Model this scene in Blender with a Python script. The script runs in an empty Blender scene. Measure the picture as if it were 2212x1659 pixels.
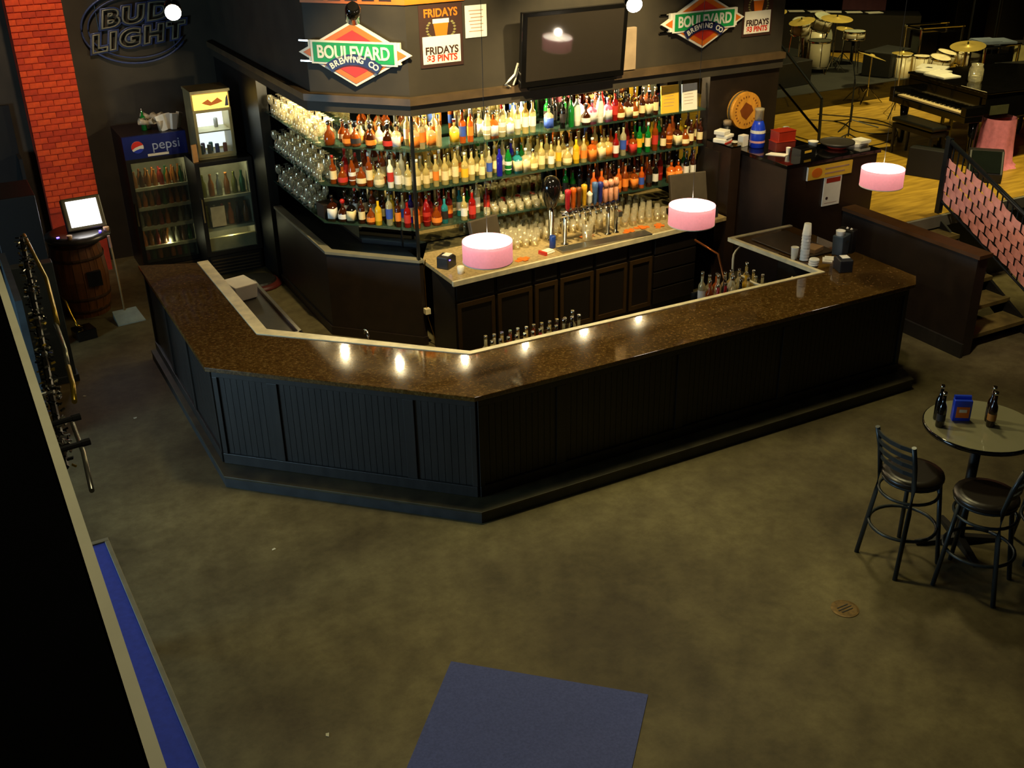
import bpy, math, random
from mathutils import Vector, Matrix
random.seed(7)
SC = bpy.context.scene
COL = SC.collection
R = math.radians
PI = math.pi

# ------------------------------------------------------------------ camera
cam_data = bpy.data.cameras.new('camera')
cam = bpy.data.objects.new('camera', cam_data)
COL.objects.link(cam)
PITCH, ROLL, YAW, FPX = 0.46425353, -0.01795238, -0.48738952, 2336.7
fwd = Vector((-math.sin(YAW)*math.cos(PITCH), math.cos(YAW)*math.cos(PITCH), -math.sin(PITCH)))
rgt = Vector((math.cos(YAW), math.sin(YAW), 0))
upv = rgt.cross(fwd)
r2 = math.cos(ROLL)*rgt + math.sin(ROLL)*upv
u2 = -math.sin(ROLL)*rgt + math.cos(ROLL)*upv
m = Matrix((r2, u2, -fwd)).transposed().to_4x4()
m.translation = Vector((0, 0, 5.0))
cam.matrix_world = m
cam_data.sensor_width = 36
cam_data.lens = FPX/2212*36
cam_data.clip_end = 200
cam_data.clip_start = 0.05
SC.camera = cam

# ------------------------------------------------------------------ view, world, lights
SC.view_settings.view_transform = 'Standard'
SC.view_settings.look = 'None'
SC.view_settings.gamma = 1
SC.view_settings.exposure = 0.0
SC.view_settings.use_curve_mapping = False
SC.cycles.use_denoising = True
SC.cycles.max_bounces = 7
SC.cycles.diffuse_bounces = 3
SC.cycles.glossy_bounces = 4
SC.cycles.transmission_bounces = 4
SC.cycles.transparent_max_bounces = 24
SC.cycles.caustics_reflective = False
SC.cycles.caustics_refractive = False
SC.cycles.sample_clamp_indirect = 4
world = bpy.data.worlds.new('world')
SC.world = world
world.use_nodes = True
world.node_tree.nodes['Background'].inputs[0].default_value = (0.9, 0.85, 0.6, 1)
world.node_tree.nodes['Background'].inputs[1].default_value = 0.0

def look(o, target):
    d = Vector(target) - o.location
    o.rotation_euler = d.to_track_quat('-Z', 'Y').to_euler()

def lamp(name, kind, loc, color, energy, target=None, size=0.2, angle=60, blend=0.6, sizey=None):
    d = bpy.data.lights.new(name, kind)
    d.color = color
    d.energy = energy
    if kind == 'AREA':
        d.size = size
        if sizey:
            d.shape = 'RECTANGLE'; d.size_y = sizey
    elif kind == 'SPOT':
        d.shadow_soft_size = size; d.spot_size = R(angle); d.spot_blend = blend
    else:
        d.shadow_soft_size = size
    o = bpy.data.objects.new(name, d)
    COL.objects.link(o)
    o.location = loc
    if target: look(o, target)
    return o

WARM = (1.0, 0.80, 0.42)
OLIVE = (1.0, 0.86, 0.42)
lamp('floor_wash_lamp', 'SPOT', (3.6, 7.9, 6.4), OLIVE, 750, (3.3, 5.6, 0), 0.35, 88, 1.0)
lamp('floor_wash_lamp', 'SPOT', (7.4, 7.6, 6.4), OLIVE, 420, (6.4, 5.4, 0), 0.3, 74, 1.0)
lamp('balcony_edge_fill', 'POINT', (0.7, 2.6, 5.7), (1.0, 0.92, 0.62), 45, size=0.05)  # added point above the parapet so that its cream edge shows up
lamp('left_floor_lamp', 'SPOT', (1.2, 9.0, 6.0), (1.0, 0.62, 0.32), 130, (1.0, 9.6, 0), 0.4, 70, 1.0)
lamp('bar_track_spot', 'SPOT', (3.7, 8.3, 4.9), WARM, 950, (4.6, 10.5, 2.2), 0.06, 60, 0.8)
lamp('bar_track_spot', 'SPOT', (6.4, 8.2, 4.9), WARM, 950, (6.4, 10.3, 2.2), 0.06, 62, 0.8)
lamp('brick_wash_lamp', 'SPOT', (1.5, 12.2, 5.6), (1.0, 0.75, 0.5), 330, (1.4, 14.5, 2.6), 0.1, 50, 0.8)
lamp('stage_wash_lamp', 'SPOT', (11.5, 8.5, 6.3), (1.0, 0.84, 0.35), 1300, (12.3, 10.8, 1), 0.25, 85, 0.8)
lamp('stage_wash_lamp', 'SPOT', (15.5, 13.0, 6.3), (1.0, 0.84, 0.35), 1000, (15.2, 14.8, 1), 0.25, 85, 0.8)
lamp('window_daylight', 'AREA', (-4.2, 8.0, 1.8), (0.50, 0.78, 1.0), 270, (3.0, 7.4, 0.6), 3.0, sizey=1.6)
lamp('sign_fill_spot', 'SPOT', (7.7, 8.2, 4.9), WARM, 420, (8.7, 9.9, 2.0), 0.05, 42, 0.7)  # added spot that brightens the barrel sign and the booth clutter
lamp('railing_fill_spot', 'SPOT', (6.2, 5.6, 6.4), (1.0, 0.84, 0.62), 800, (10.2, 7.6, 1.2), 0.15, 40, 0.8)  # added from the bar side to brighten the pink ribbons

# ------------------------------------------------------------------ materials
MATS = {}
def srgb(c):
    if isinstance(c, str):
        c = [int(c[i:i+2], 16)/255 for i in (0, 2, 4)]
    return tuple(x/12.92 if x <= 0.04045 else ((x+0.055)/1.055)**2.4 for x in c) + (1,)

def mat(name, color, rough=0.5, metal=0.0, var=0.15, scale=8.0, bump=0.0, emit=0.0, trans=0.0, alpha=1.0,
        spec=0.5, color2=None, stretch=None, detail=4, coat=0.0, translucent=0.0, emit_color=None):
    if name in MATS: return MATS[name]
    M = bpy.data.materials.new(name)
    M.use_nodes = True
    nt = M.node_tree; N = nt.nodes; L = nt.links
    b = N['Principled BSDF']; out = N['Material Output']
    c = srgb(color)
    tc = N.new('ShaderNodeTexCoord')
    mp = N.new('ShaderNodeMapping')
    if stretch: mp.inputs['Scale'].default_value = stretch
    L.new(tc.outputs['Object'], mp.inputs['Vector'])
    nz = N.new('ShaderNodeTexNoise')
    nz.inputs['Scale'].default_value = scale
    nz.inputs['Detail'].default_value = detail
    L.new(mp.outputs[0], nz.inputs['Vector'])
    rp = N.new('ShaderNodeValToRGB')
    rp.color_ramp.elements[0].position = 0.3
    rp.color_ramp.elements[1].position = 0.7
    if color2 is not None:
        rp.color_ramp.elements[0].color = c
        rp.color_ramp.elements[1].color = srgb(color2)
    else:
        rp.color_ramp.elements[0].color = tuple(x*(1-var) for x in c[:3]) + (1,)
        rp.color_ramp.elements[1].color = tuple(min(1, x*(1+var)) for x in c[:3]) + (1,)
    L.new(nz.outputs[0], rp.inputs[0])
    L.new(rp.outputs[0], b.inputs['Base Color'])
    b.inputs['Roughness'].default_value = rough
    b.inputs['Metallic'].default_value = metal
    b.inputs['Specular IOR Level'].default_value = spec
    b.inputs['Coat Weight'].default_value = coat
    if trans: b.inputs['Transmission Weight'].default_value = trans
    if emit:
        b.inputs['Emission Color'].default_value = srgb(emit_color) if emit_color else c
        b.inputs['Emission Strength'].default_value = emit
    if bump:
        bp = N.new('ShaderNodeBump'); bp.inputs['Strength'].default_value = bump
        bp.inputs['Distance'].default_value = 0.01
        L.new(nz.outputs[0], bp.inputs['Height']); L.new(bp.outputs[0], b.inputs['Normal'])
    surf = b.outputs[0]
    if translucent:
        t = N.new('ShaderNodeBsdfTranslucent'); L.new(rp.outputs[0], t.inputs[0])
        mx = N.new('ShaderNodeMixShader'); mx.inputs[0].default_value = translucent
        L.new(surf, mx.inputs[1]); L.new(t.outputs[0], mx.inputs[2]); surf = mx.outputs[0]
    if alpha < 1:
        t = N.new('ShaderNodeBsdfTransparent')
        t.inputs[0].default_value = tuple(0.55+0.45*x for x in c[:3]) + (1,)
        mx = N.new('ShaderNodeMixShader'); mx.inputs[0].default_value = alpha
        L.new(t.outputs[0], mx.inputs[1]); L.new(surf, mx.inputs[2]); surf = mx.outputs[0]
    L.new(surf, out.inputs['Surface'])
    MATS[name] = M
    return M

black = mat('black_paint', '100e0b', 0.5)
wallblack = mat('black_wall_paint', '342d20', 0.7, var=0.25, scale=3, bump=0.1)
panelblack = mat('black_panelling', '24211d', 0.45, var=0.25, scale=18, stretch=(1, 1, 0.15), bump=0.15)
panelin = mat('dark_brown_panelling', '20160c', 0.5, var=0.25, scale=6)
glossblack = mat('gloss_black', '0c0b0a', 0.12, coat=0.5)
blackmetal = mat('black_metal', '1b1e20', 0.35, metal=0.3)
chrome = mat('chrome', 'd8d4c8', 0.12, metal=1.0, var=0.03)
steel = mat('brushed_steel', 'a8a498', 0.28, metal=0.9, stretch=(1, 12, 1))
white = mat('white_plastic', 'efe9d8', 0.5, var=0.05)
paper = mat('white_paper', 'f2ecda', 0.8, var=0.05)
cream = mat('cream_laminate', 'e2d4aa', 0.4, var=0.18, scale=10)
brass = mat('brass', 'b08a2a', 0.25, metal=1.0)
pinkcloth = mat('pink_cloth', 'd87f94', 0.9, var=0.12, scale=20, bump=0.2)
pinkribbon = mat('pink_ribbon', 'f09e8c', 0.8, var=0.12, scale=12)
mirror = mat('mirror_glass', 'b8b8a8', 0.03, metal=1.0, var=0.02)
screenblk = mat('dark_screen', '2b2620', 0.04, var=0.02, spec=0.9)
orange = mat('orange_print', 'e8761a', 0.5, var=0.06)
redp = mat('red_print', 'd8341c', 0.5, var=0.06)
redpl = mat('red_plastic', 'a02a12', 0.45)
greenp = mat('green_print', '159a4a', 0.5, var=0.06)
navy = mat('navy_print', '1c2350', 0.45, var=0.1)
bluep = mat('blue_plastic', '1a3fd0', 0.35, var=0.1)
yellowp = mat('yellow_print', 'f0bf3c', 0.6, var=0.06)
brownp = mat('brown_print', '3a2016', 0.6, var=0.1)
felt = mat('blue_felt', '2436a0', 0.9, var=0.12, scale=30)
matblue = mat('blue_floor_mat', '4c5690', 0.95, var=0.14, scale=60, bump=0.3)
greyrim = mat('grey_rim', '6e6a58', 0.6)
wood = mat('barrel_oak', '6e3f14', 0.55, var=0.4, scale=6, stretch=(4, 4, 0.5), bump=0.2)
ropemat = mat('grey_cap', '857f68', 0.6, var=0.1)
creamlip = mat('cream_painted_edge', 'e8e0b8', 0.55, var=0.1, scale=5)

def floor_material():
    M = bpy.data.materials.new('stained_concrete'); M.use_nodes = True
    nt = M.node_tree; N = nt.nodes; L = nt.links; b = N['Principled BSDF']
    tc = N.new('ShaderNodeTexCoord')
    def noise(s, d, r=0.6):
        n = N.new('ShaderNodeTexNoise'); n.inputs['Scale'].default_value = s; n.inputs['Detail'].default_value = d
        n.inputs['Roughness'].default_value = r
        L.new(tc.outputs['Object'], n.inputs['Vector']); return n
    a = noise(0.7, 6); c = noise(5.5, 8, 0.7)
    mx = N.new('ShaderNodeMix'); mx.data_type = 'RGBA'
    rp = N.new('ShaderNodeValToRGB')
    rp.color_ramp.elements[0].position = 0.35; rp.color_ramp.elements[0].color = srgb('4a4028')
    rp.color_ramp.elements[1].position = 0.68; rp.color_ramp.elements[1].color = srgb('766c48')
    L.new(a.outputs[0], rp.inputs[0])
    rp2 = N.new('ShaderNodeValToRGB')
    rp2.color_ramp.elements[0].position = 0.35; rp2.color_ramp.elements[0].color = (0.55, 0.52, 0.46, 1)
    rp2.color_ramp.elements[1].position = 0.62; rp2.color_ramp.elements[1].color = (1, 1, 1, 1)
    L.new(c.outputs[0], rp2.inputs[0])
    mx.blend_type = 'MULTIPLY'; mx.inputs[0].default_value = 0.8
    L.new(rp.outputs[0], mx.inputs[6]); L.new(rp2.outputs[0], mx.inputs[7])
    L.new(mx.outputs[2], b.inputs['Base Color'])
    b.inputs['Roughness'].default_value = 0.62
    b.inputs['Specular IOR Level'].default_value = 0.3
    bp = N.new('ShaderNodeBump'); bp.inputs['Strength'].default_value = 0.2; bp.inputs['Distance'].default_value = 0.01
    L.new(c.outputs[0], bp.inputs['Height']); L.new(bp.outputs[0], b.inputs['Normal'])
    return M
floormat = floor_material()

def granite_material():
    M = bpy.data.materials.new('brown_granite'); M.use_nodes = True
    nt = M.node_tree; N = nt.nodes; L = nt.links; b = N['Principled BSDF']
    tc = N.new('ShaderNodeTexCoord')
    n = N.new('ShaderNodeTexNoise'); n.inputs['Scale'].default_value = 38; n.inputs['Detail'].default_value = 10
    n.inputs['Roughness'].default_value = 0.75
    L.new(tc.outputs['Object'], n.inputs['Vector'])
    rp = N.new('ShaderNodeValToRGB')
    e = rp.color_ramp.elements
    e[0].position = 0.34; e[0].color = srgb('2c1c0a')
    e[1].position = 0.68; e[1].color = srgb('745c34')
    x = e.new(0.5); x.color = srgb('4e3614')
    L.new(n.outputs[0], rp.inputs[0]); L.new(rp.outputs[0], b.inputs['Base Color'])
    b.inputs['Roughness'].default_value = 0.06
    b.inputs['Specular IOR Level'].default_value = 0.9
    return M
granite = granite_material()

def stage_material():
    return mat('stage_plywood', '8a6a1c', 0.45, color2='c29a34', scale=5, stretch=(0.5, 3, 1), detail=8, bump=0.1)
stagemat = stage_material()
brickmats = [mat('red_brick_%s' % n, c, 0.8, var=0.2, scale=14, bump=0.5) for n, c in
             (('bright', 'd8430e'), ('deep', 'c2360c'), ('orange', 'e04a10'))]
mortar = mat('red_painted_mortar', 'b4300c', 0.9, var=0.2, bump=0.4)

# ------------------------------------------------------------------ mesh helpers
class MB:
    def __init__(s): s.v = []; s.f = []
    def add(s, vs, fs, M=None):
        o = len(s.v)
        s.v += [tuple(M @ Vector(v)) if M is not None else tuple(v) for v in vs]
        s.f += [tuple(i+o for i in f) for f in fs]
        return s
    def box(s, x0, y0, z0, x1, y1, z1, M=None):
        vs = [(x0, y0, z0), (x1, y0, z0), (x1, y1, z0), (x0, y1, z0), (x0, y0, z1), (x1, y0, z1), (x1, y1, z1), (x0, y1, z1)]
        fs = [(3, 2, 1, 0), (4, 5, 6, 7), (0, 1, 5, 4), (1, 2, 6, 5), (2, 3, 7, 6), (3, 0, 4, 7)]
        return s.add(vs, fs, M)
    def cbox(s, c, d, M=None):
        return s.box(c[0]-d[0]/2, c[1]-d[1]/2, c[2]-d[2]/2, c[0]+d[0]/2, c[1]+d[1]/2, c[2]+d[2]/2, M)
    def lathe(s, prof, n=16, c=(0, 0, 0), M=None, cap=True):
        vs = []; fs = []
        for r, z in prof:
            for i in range(n):
                a = 2*PI*i/n
                vs.append((c[0]+r*math.cos(a), c[1]+r*math.sin(a), c[2]+z))
        for j in range(len(prof)-1):
            for i in range(n):
                k = (i+1) % n
                fs.append((j*n+i, j*n+k, (j+1)*n+k, (j+1)*n+i))
        if cap:
            fs.append(tuple(reversed(range(n))))
            fs.append(tuple((len(prof)-1)*n+i for i in range(n)))
        return s.add(vs, fs, M)
    def bar(s, p0, p1, r, r1=None, n=8):
        p0 = Vector(p0); p1 = Vector(p1); d = p1-p0
        if d.length < 1e-6: return s
        q = d.to_track_quat('Z', 'Y').to_matrix().to_4x4(); q.translation = p0
        r1 = r if r1 is None else r1
        return s.lathe([(r, 0), (r1, d.length)], n, M=q)
    def tube(s, pts, r, n=6):
        pts = [Vector(p) for p in pts]
        vs = []; fs = []
        for j, p in enumerate(pts):
            d = (pts[min(j+1, len(pts)-1)] - pts[max(j-1, 0)]).normalized()
            a = d.cross(Vector((0, 0, 1)))
            if a.length < 1e-3: a = d.cross(Vector((1, 0, 0)))
            a.normalize(); b = d.cross(a)
            for i in range(n):
                t = 2*PI*i/n
                vs.append(tuple(p + (a*math.cos(t)+b*math.sin(t))*r))
        for j in range(len(pts)-1):
            for i in range(n):
                k = (i+1) % n
                fs.append((j*n+i, j*n+k, (j+1)*n+k, (j+1)*n+i))
        fs.append(tuple(reversed(range(n)))); fs.append(tuple((len(pts)-1)*n+i for i in range(n)))
        return s.add(vs, fs)
    def prism(s, poly, z0, z1, M=None):
        n = len(poly)
        area = sum(poly[i][0]*poly[(i+1) % n][1]-poly[(i+1) % n][0]*poly[i][1] for i in range(n))
        if area < 0: poly = list(reversed(poly))
        vs = [(x, y, z0) for x, y in poly] + [(x, y, z1) for x, y in poly]
        fs = [tuple(reversed(range(n))), tuple(range(n, 2*n))]
        for i in range(n):
            k = (i+1) % n
            fs.append((i, k, n+k, n+i))
        return s.add(vs, fs, M)
    def sphere(s, c, r, n=12, sz=1.0):
        prof = [(max(1e-4, r*math.sin(PI*i/8)), -r*sz*math.cos(PI*i/8)) for i in range(9)]
        return s.lathe(prof, n, c)

def mesh_of(name, mb, smooth=False):
    me = bpy.data.meshes.new(name)
    me.from_pydata(mb.v, [], mb.f)
    me.update()
    if smooth:
        for p in me.polygons: p.use_smooth = len(p.vertices) == 4
    return me

def obj(name, mb, m, parent=None, loc=None, rz=None, smooth=False, bevel=0, label=None):
    me = mb if isinstance(mb, bpy.types.Mesh) else mesh_of(name, mb, smooth)
    if not me.materials: me.materials.append(m)
    o = bpy.data.objects.new(name, me)
    COL.objects.link(o)
    if parent is not None: o.parent = parent
    if loc is not None: o.location = loc
    if rz is not None: o.rotation_euler = (0, 0, rz)
    if o.material_slots[0].material is not m:
        o.material_slots[0].link = 'OBJECT'; o.material_slots[0].material = m
    if bevel:
        bv = o.modifiers.new('bevel', 'BEVEL'); bv.width = bevel; bv.segments = 2; bv.limit_method = 'ANGLE'
    if label: o['label'] = label
    return o

def tag(o, label, cat, group=None):
    o['label'] = label; o['category'] = cat
    if group: o['group'] = group
    return o

def thing(name, label, cat, loc=(0, 0, 0), rz=0, group=None):
    o = bpy.data.objects.new(name, None); COL.objects.link(o)
    o.location = loc; o.rotation_euler = (0, 0, rz)
    o.empty_display_size = 0.1
    return tag(o, label, cat, group)

def struct(o, kind='structure'):
    o['kind'] = kind
    return o

def text(name, s, size, m, parent, loc, rot, extrude=0.002, align='CENTER', bold=0.0, shear=0, xs=1.0, outline=0, space=1.0):
    cu = bpy.data.curves.new(name, 'FONT')
    cu.body = s; cu.size = size; cu.align_x = align; cu.align_y = 'CENTER'
    cu.extrude = extrude; cu.offset = bold; cu.shear = shear
    cu.resolution_u = 4
    cu.space_character = space
    if outline:
        cu.fill_mode = 'NONE'; cu.extrude = 0; cu.bevel_depth = outline; cu.bevel_resolution = 1
    cu.materials.append(m)
    o = bpy.data.objects.new(name, cu); COL.objects.link(o)
    o.parent = parent; o.location = loc; o.rotation_euler = rot; o.scale = (xs, 1, 1)
    return o

def copy_tree(o, parent=None):
    c = o.copy(); COL.objects.link(c)
    if parent is not None: c.parent = parent
    for ch in list(o.children): copy_tree(ch, c)
    return c

# facing frame: local x right, local y up, local z out of a wall face that looks along direction yaw (0 = towards -Y)
def face(yaw): return (R(90), 0, yaw)
ORD = ['first', 'second', 'third', 'fourth', 'fifth', 'sixth', 'seventh', 'eighth', 'ninth', 'tenth', 'eleventh', 'twelfth',
       'thirteenth', 'fourteenth', 'fifteenth', 'sixteenth', 'seventeenth', 'eighteenth', 'nineteenth', 'twentieth']
TENS = ['', '', 'twenty', 'thirty', 'forty', 'fifty', 'sixty']
TENTH = ['', '', 'twentieth', 'thirtieth', 'fortieth', 'fiftieth', 'sixtieth']
def ordinal(i):
    if i < 20: return ORD[i]
    t, u = divmod(i+1, 10)
    return TENTH[t] if u == 0 else TENS[t] + '-' + ORD[u-1]

# ------------------------------------------------------------------ the room
struct(obj('floor', MB().box(-5, -4, -0.1, 24, 22, 0), floormat))
struct(obj('ceiling', MB().box(-5, -4, 7.0, 24, 22, 7.1), wallblack))
struct(obj('wall_back', MB().box(-5, 14.9, 0, 9.1, 15.1, 7), wallblack))
struct(obj('wall_left', MB().box(-5.1, -4, 0, -5, 15, 7), wallblack))
struct(obj('wall_front', MB().box(-5, -4.1, 0, 24, -4, 7), wallblack))
struct(obj('wall_right', MB().box(24, -4, 0, 24.1, 22, 7), wallblack))
struct(obj('wall_stage', MB().box(9.1, 21.0, 0, 24, 21.2, 7), wallblack))
# ceiling fixtures for the two real floor washes are above the frame

# stage
st = struct(obj('stage_floor', MB().prism([(9.62, 8.45), (23.9, 8.45), (23.9, 20.9), (9.12, 20.9), (9.12, 9.5), (9.62, 9.5)], 0.94, 1.0), stagemat))
struct(obj('stage_edge', MB().box(9.62, 8.41, 0.86, 23.9, 8.45, 0.995).box(9.58, 8.41, 0.86, 9.62, 9.4, 0.995), greyrim))
struct(obj('stage_skirt', MB().box(9.66, 8.5, 0, 23.9, 8.55, 0.94).box(9.66, 8.5, 0, 9.7, 9.4, 0.94), black))

# red brick pillar : one brick per object
pil = thing('brick_pillar', 'tall red painted brick pillar at the left edge before the black wall', 'pillar', (1.39, 14.7, 0))
pil.pop('category'); pil.pop('label'); pil['kind'] = 'structure'; pil.name = 'wall_brick_pillar'
obj('mortar', MB().box(-0.31, -0.19, 0, 0.31, 0.19, 5.5), mortar, pil)
bw, bh, gap = 0.148, 0.062, 0.008
brick_me = mesh_of('brick', MB().box(-bw/2, -0.05, -bh/2, bw/2, 0.05, bh/2))
brick_me.materials.append(brickmats[0])
half_me = mesh_of('brick', MB().box(-bw/4, -0.05, -bh/2, bw/4, 0.05, bh/2))
half_me.materials.append(brickmats[0])
row = 0
z = 0.9
while z < 4.2:
    off = (row % 2)*0.5
    xs = [(-0.234+k*(bw+gap), brick_me) for k in range(4)] if row % 2 == 0 else \
        [(-0.273, half_me)] + [(-0.156+k*(bw+gap), brick_me) for k in range(3)] + [(0.273, half_me)]
    for x, me in xs:
        obj('brick', me, random.choice(brickmats), pil, (x, -0.155+random.uniform(-.003, .003), z))
    z += bh+gap+0.004; row += 1

# the soffit over the back bar (fascia wall with ledge)
A1 = (3.50, 14.9); C1 = (3.52, 10.97); C2 = (4.29, 10.17); E1 = (9.09, 10.17)
struct(obj('wall_soffit', MB().prism([C1, C2, E1, (9.09, 14.9), (3.52, 14.9)], 2.62, 7.0), wallblack))
def offset_path(path, d):
    out = []
    for i, p in enumerate(path):
        ns = []
        for a, b in ((path[i-1], p) if i > 0 else (None, None), (p, path[i+1]) if i < len(path)-1 else (None, None)):
            if a is None: continue
            dx, dy = b[0]-a[0], b[1]-a[1]; l = math.hypot(dx, dy); ns.append((dy/l, -dx/l))
        nx = sum(n[0] for n in ns)/len(ns); ny = sum(n[1] for n in ns)/len(ns)
        l2 = nx*nx+ny*ny
        out.append((p[0]-nx*d/l2, p[1]-ny*d/l2))
    return out
def strip(path, d0, d1):
    a = offset_path(path, d0); b = offset_path(path, d1)
    return a + list(reversed(b))
SOF = [(3.52, 14.88), C1, C2, E1]      # interior lies to the left of travel: positive offset = inwards
struct(obj('trim_1', MB().prism(strip(SOF[0:], -0.09, 0.02), 2.66, 2.73), mat('ledge_lit_brown', '54422a', .5, var=.3, scale=5)))  # lighter brown puts the light along the ledge into its colour
struct(obj('trim_2', MB().prism(strip(SOF, -0.05, 0.02), 2.55, 2.66), wallblack))
# underside of the soffit
struct(obj('ceiling_soffit', MB().prism(offset_path(SOF, 0.0) + [(9.0, 10.9), (4.6, 10.9), (4.1, 11.4), (4.1, 14.88)], 2.56, 2.6), wallblack))
struct(obj('wall_bar_end', MB().box(8.06, 10.17, 0, 9.09, 10.32, 2.62), panelin))
struct(obj('wall_bar_left', MB().box(3.50, 12.95, 0, 3.62, 14.88, 2.62), black))
struct(obj('wall_bar_back', MB().prism(strip([(4.02, 14.88), (4.02, 11.17), (4.49, 10.69), (8.06, 10.69)], 0, 0.06), 0, 2.6), black))

# knee wall beside the stairs
kw = struct(obj('wall_knee', MB().box(9.12, 6.97, 0, 9.27, 8.90, 1.11), panelin))
struct(obj('trim_3', MB().box(9.10, 6.94, 1.11, 9.30, 8.90, 1.15), mat('brown_cap_rail', '4a2e12', 0.45)))
struct(obj('baseboard_right', MB().box(9.09, 6.95, 0, 9.12, 8.90, 0.16), panelblack))

# stairs to the stage
sr = thing('wooden_staircase', 'open dark staircase climbing to the stage beside the low black wall', 'stairs', (9.28, 8.45, 0))
treadm = mat('worn_tread', '6a5a2a', 0.6, var=0.35, scale=9)
for k in range(5):
    z = 0.833-k*0.167
    obj('tread', MB().box(0.0, -0.31-0.27*k, z-0.045, 0.97, -0.01-0.27*k, z), treadm, sr)
for x in (0.0, 0.93):
    obj('stringer', MB().add([(x, -1.42, 0), (x, -1.15, 0), (x, 0, 0.72), (x, 0, 0.95), (x, -1.42, 0.12),
                              (x+.04, -1.42, 0), (x+.04, -1.15, 0), (x+.04, 0, 0.72), (x+.04, 0, 0.95), (x+.04, -1.42, 0.12)],
                             [(0, 1, 2, 3, 4), (9, 8, 7, 6, 5), (0, 5, 6, 1), (1, 6, 7, 2), (2, 7, 8, 3), (3, 8, 9, 4), (4, 9, 5, 0)]), black, sr)
# railing with woven pink ribbon
rl = thing('stair_railing', 'sloping black stair railing woven full of pink ribbons at the right edge', 'railing', (10.25, 0, 0))
def zt(y): return 1.88 - (8.49-y)*0.518
obj('handrail', MB().tube([(0, 8.55, zt(8.5)), (0, 7.3, zt(7.3)), (0, 6.3, zt(6.3))], 0.028, 8), blackmetal, rl, smooth=True)
obj('bottom_rail', MB().tube([(0, 8.5, zt(8.5)-.73), (0, 6.35, zt(6.35)-.73)], 0.014, 6), blackmetal, rl)
obj('post', MB().box(-.03, 8.47, 0.95, .03, 8.53, zt(8.5)), blackmetal, rl)
obj('post', MB().box(-.03, 6.3, 0.0, .03, 6.36, zt(6.33)), blackmetal, rl)
ys = [8.42-k*0.075 for k in range(28)]
for y in ys:
    obj('baluster', MB().box(-.005, y-.007, zt(y)-.73, .005, y+.007, zt(y)-0.01), blackmetal, rl)
for r_ in range(6):
    off = -0.165 - r_*0.097
    vs = []; fs = []
    yy = []
    y = 8.47 if r_ > 0 else 8.2
    while y > 6.4: yy.append(y); y -= 0.0375/2
    for j, y in enumerate(yy):
        w = 0.009*math.cos((8.42-y)/0.075*PI + r_*PI)
        sag = 0.008*math.sin(y*9+r_*2)
        h = 0.047+0.004*math.sin(y*5+r_)
        vs += [(w, y, zt(y)+off-h+sag), (w, y, zt(y)+off+h+sag)]
        if j: k = 2*j; fs.append((k-2, k, k+1, k-1))
    o = obj('ribbon', MB().add(vs, fs), pinkribbon, rl)
    sm = o.modifiers.new('solid', 'SOLIDIFY'); sm.thickness = 0.004

# ------------------------------------------------------------------ back bar
SH = [(3.54, 12.9), C1, C2, (8.04, 10.17)]
bb = thing('back_bar', 'dark panelled back bar with three mirrored glass shelves under the black soffit', 'bar', (4.29, 10.17, 0))
def rel(poly, o=(4.29, 10.17)): return [(x-o[0], y-o[1]) for x, y in poly]
LOWP = [(3.54, 12.9), C1, C2, (4.34, 10.17)]
obj('lower_panel', MB().prism(rel(strip(LOWP, 0.0, 0.06)), 0, 0.97), panelin, bb)
obj('toe_rail', MB().prism(rel(strip(LOWP, -0.02, 0.0)), 0, 0.1), panelin, bb)
obj('panel_cap', MB().prism(rel(strip(LOWP, -0.015, 0.08)), 0.97, 1.0), ropemat, bb)
obj('inner_deck', MB().prism(rel(strip([(3.54, 12.9), C1, C2, (4.36, 10.17)], 0.08, 0.5)), 0.9, 0.95), black, bb)
for a, b in (((4.0, 12.9), (4.0, 11.18)), ((4.0, 11.17), (4.48, 10.67)), ((4.49, 10.66), (8.04, 10.66))):
    obj('mirror', MB().prism(rel(strip([a, b], 0, 0.012)), 1.0, 2.54), mirror, bb)
glassgreen = mat('green_edge_glass', '4a6a58', 0.08, alpha=0.26, var=0.05)
shelf_z = {'bottom': 1.33, 'middle': 1.75, 'top': 2.17}
for n, z in shelf_z.items():
    o = obj('glass_shelf', MB().prism(rel(strip(SH, 0.02, 0.42)), z-0.012, z), glassgreen, bb)
for x in (4.3, 5.2, 6.2, 7.1, 8.0):
    obj('shelf_standard', MB().box(x-4.29-.008, 0.46, 1.0, x-4.29+.008, 0.485, 2.54), blackmetal, bb)
obj('corner_post', MB().box(-.015, -.005, 1.0, .015, .025, 2.55), blackmetal, bb)
obj('side_panel', MB().box(3.75, -0.28, 0.0, 3.93, 0.0, 1.72), panelin, bb)

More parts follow.
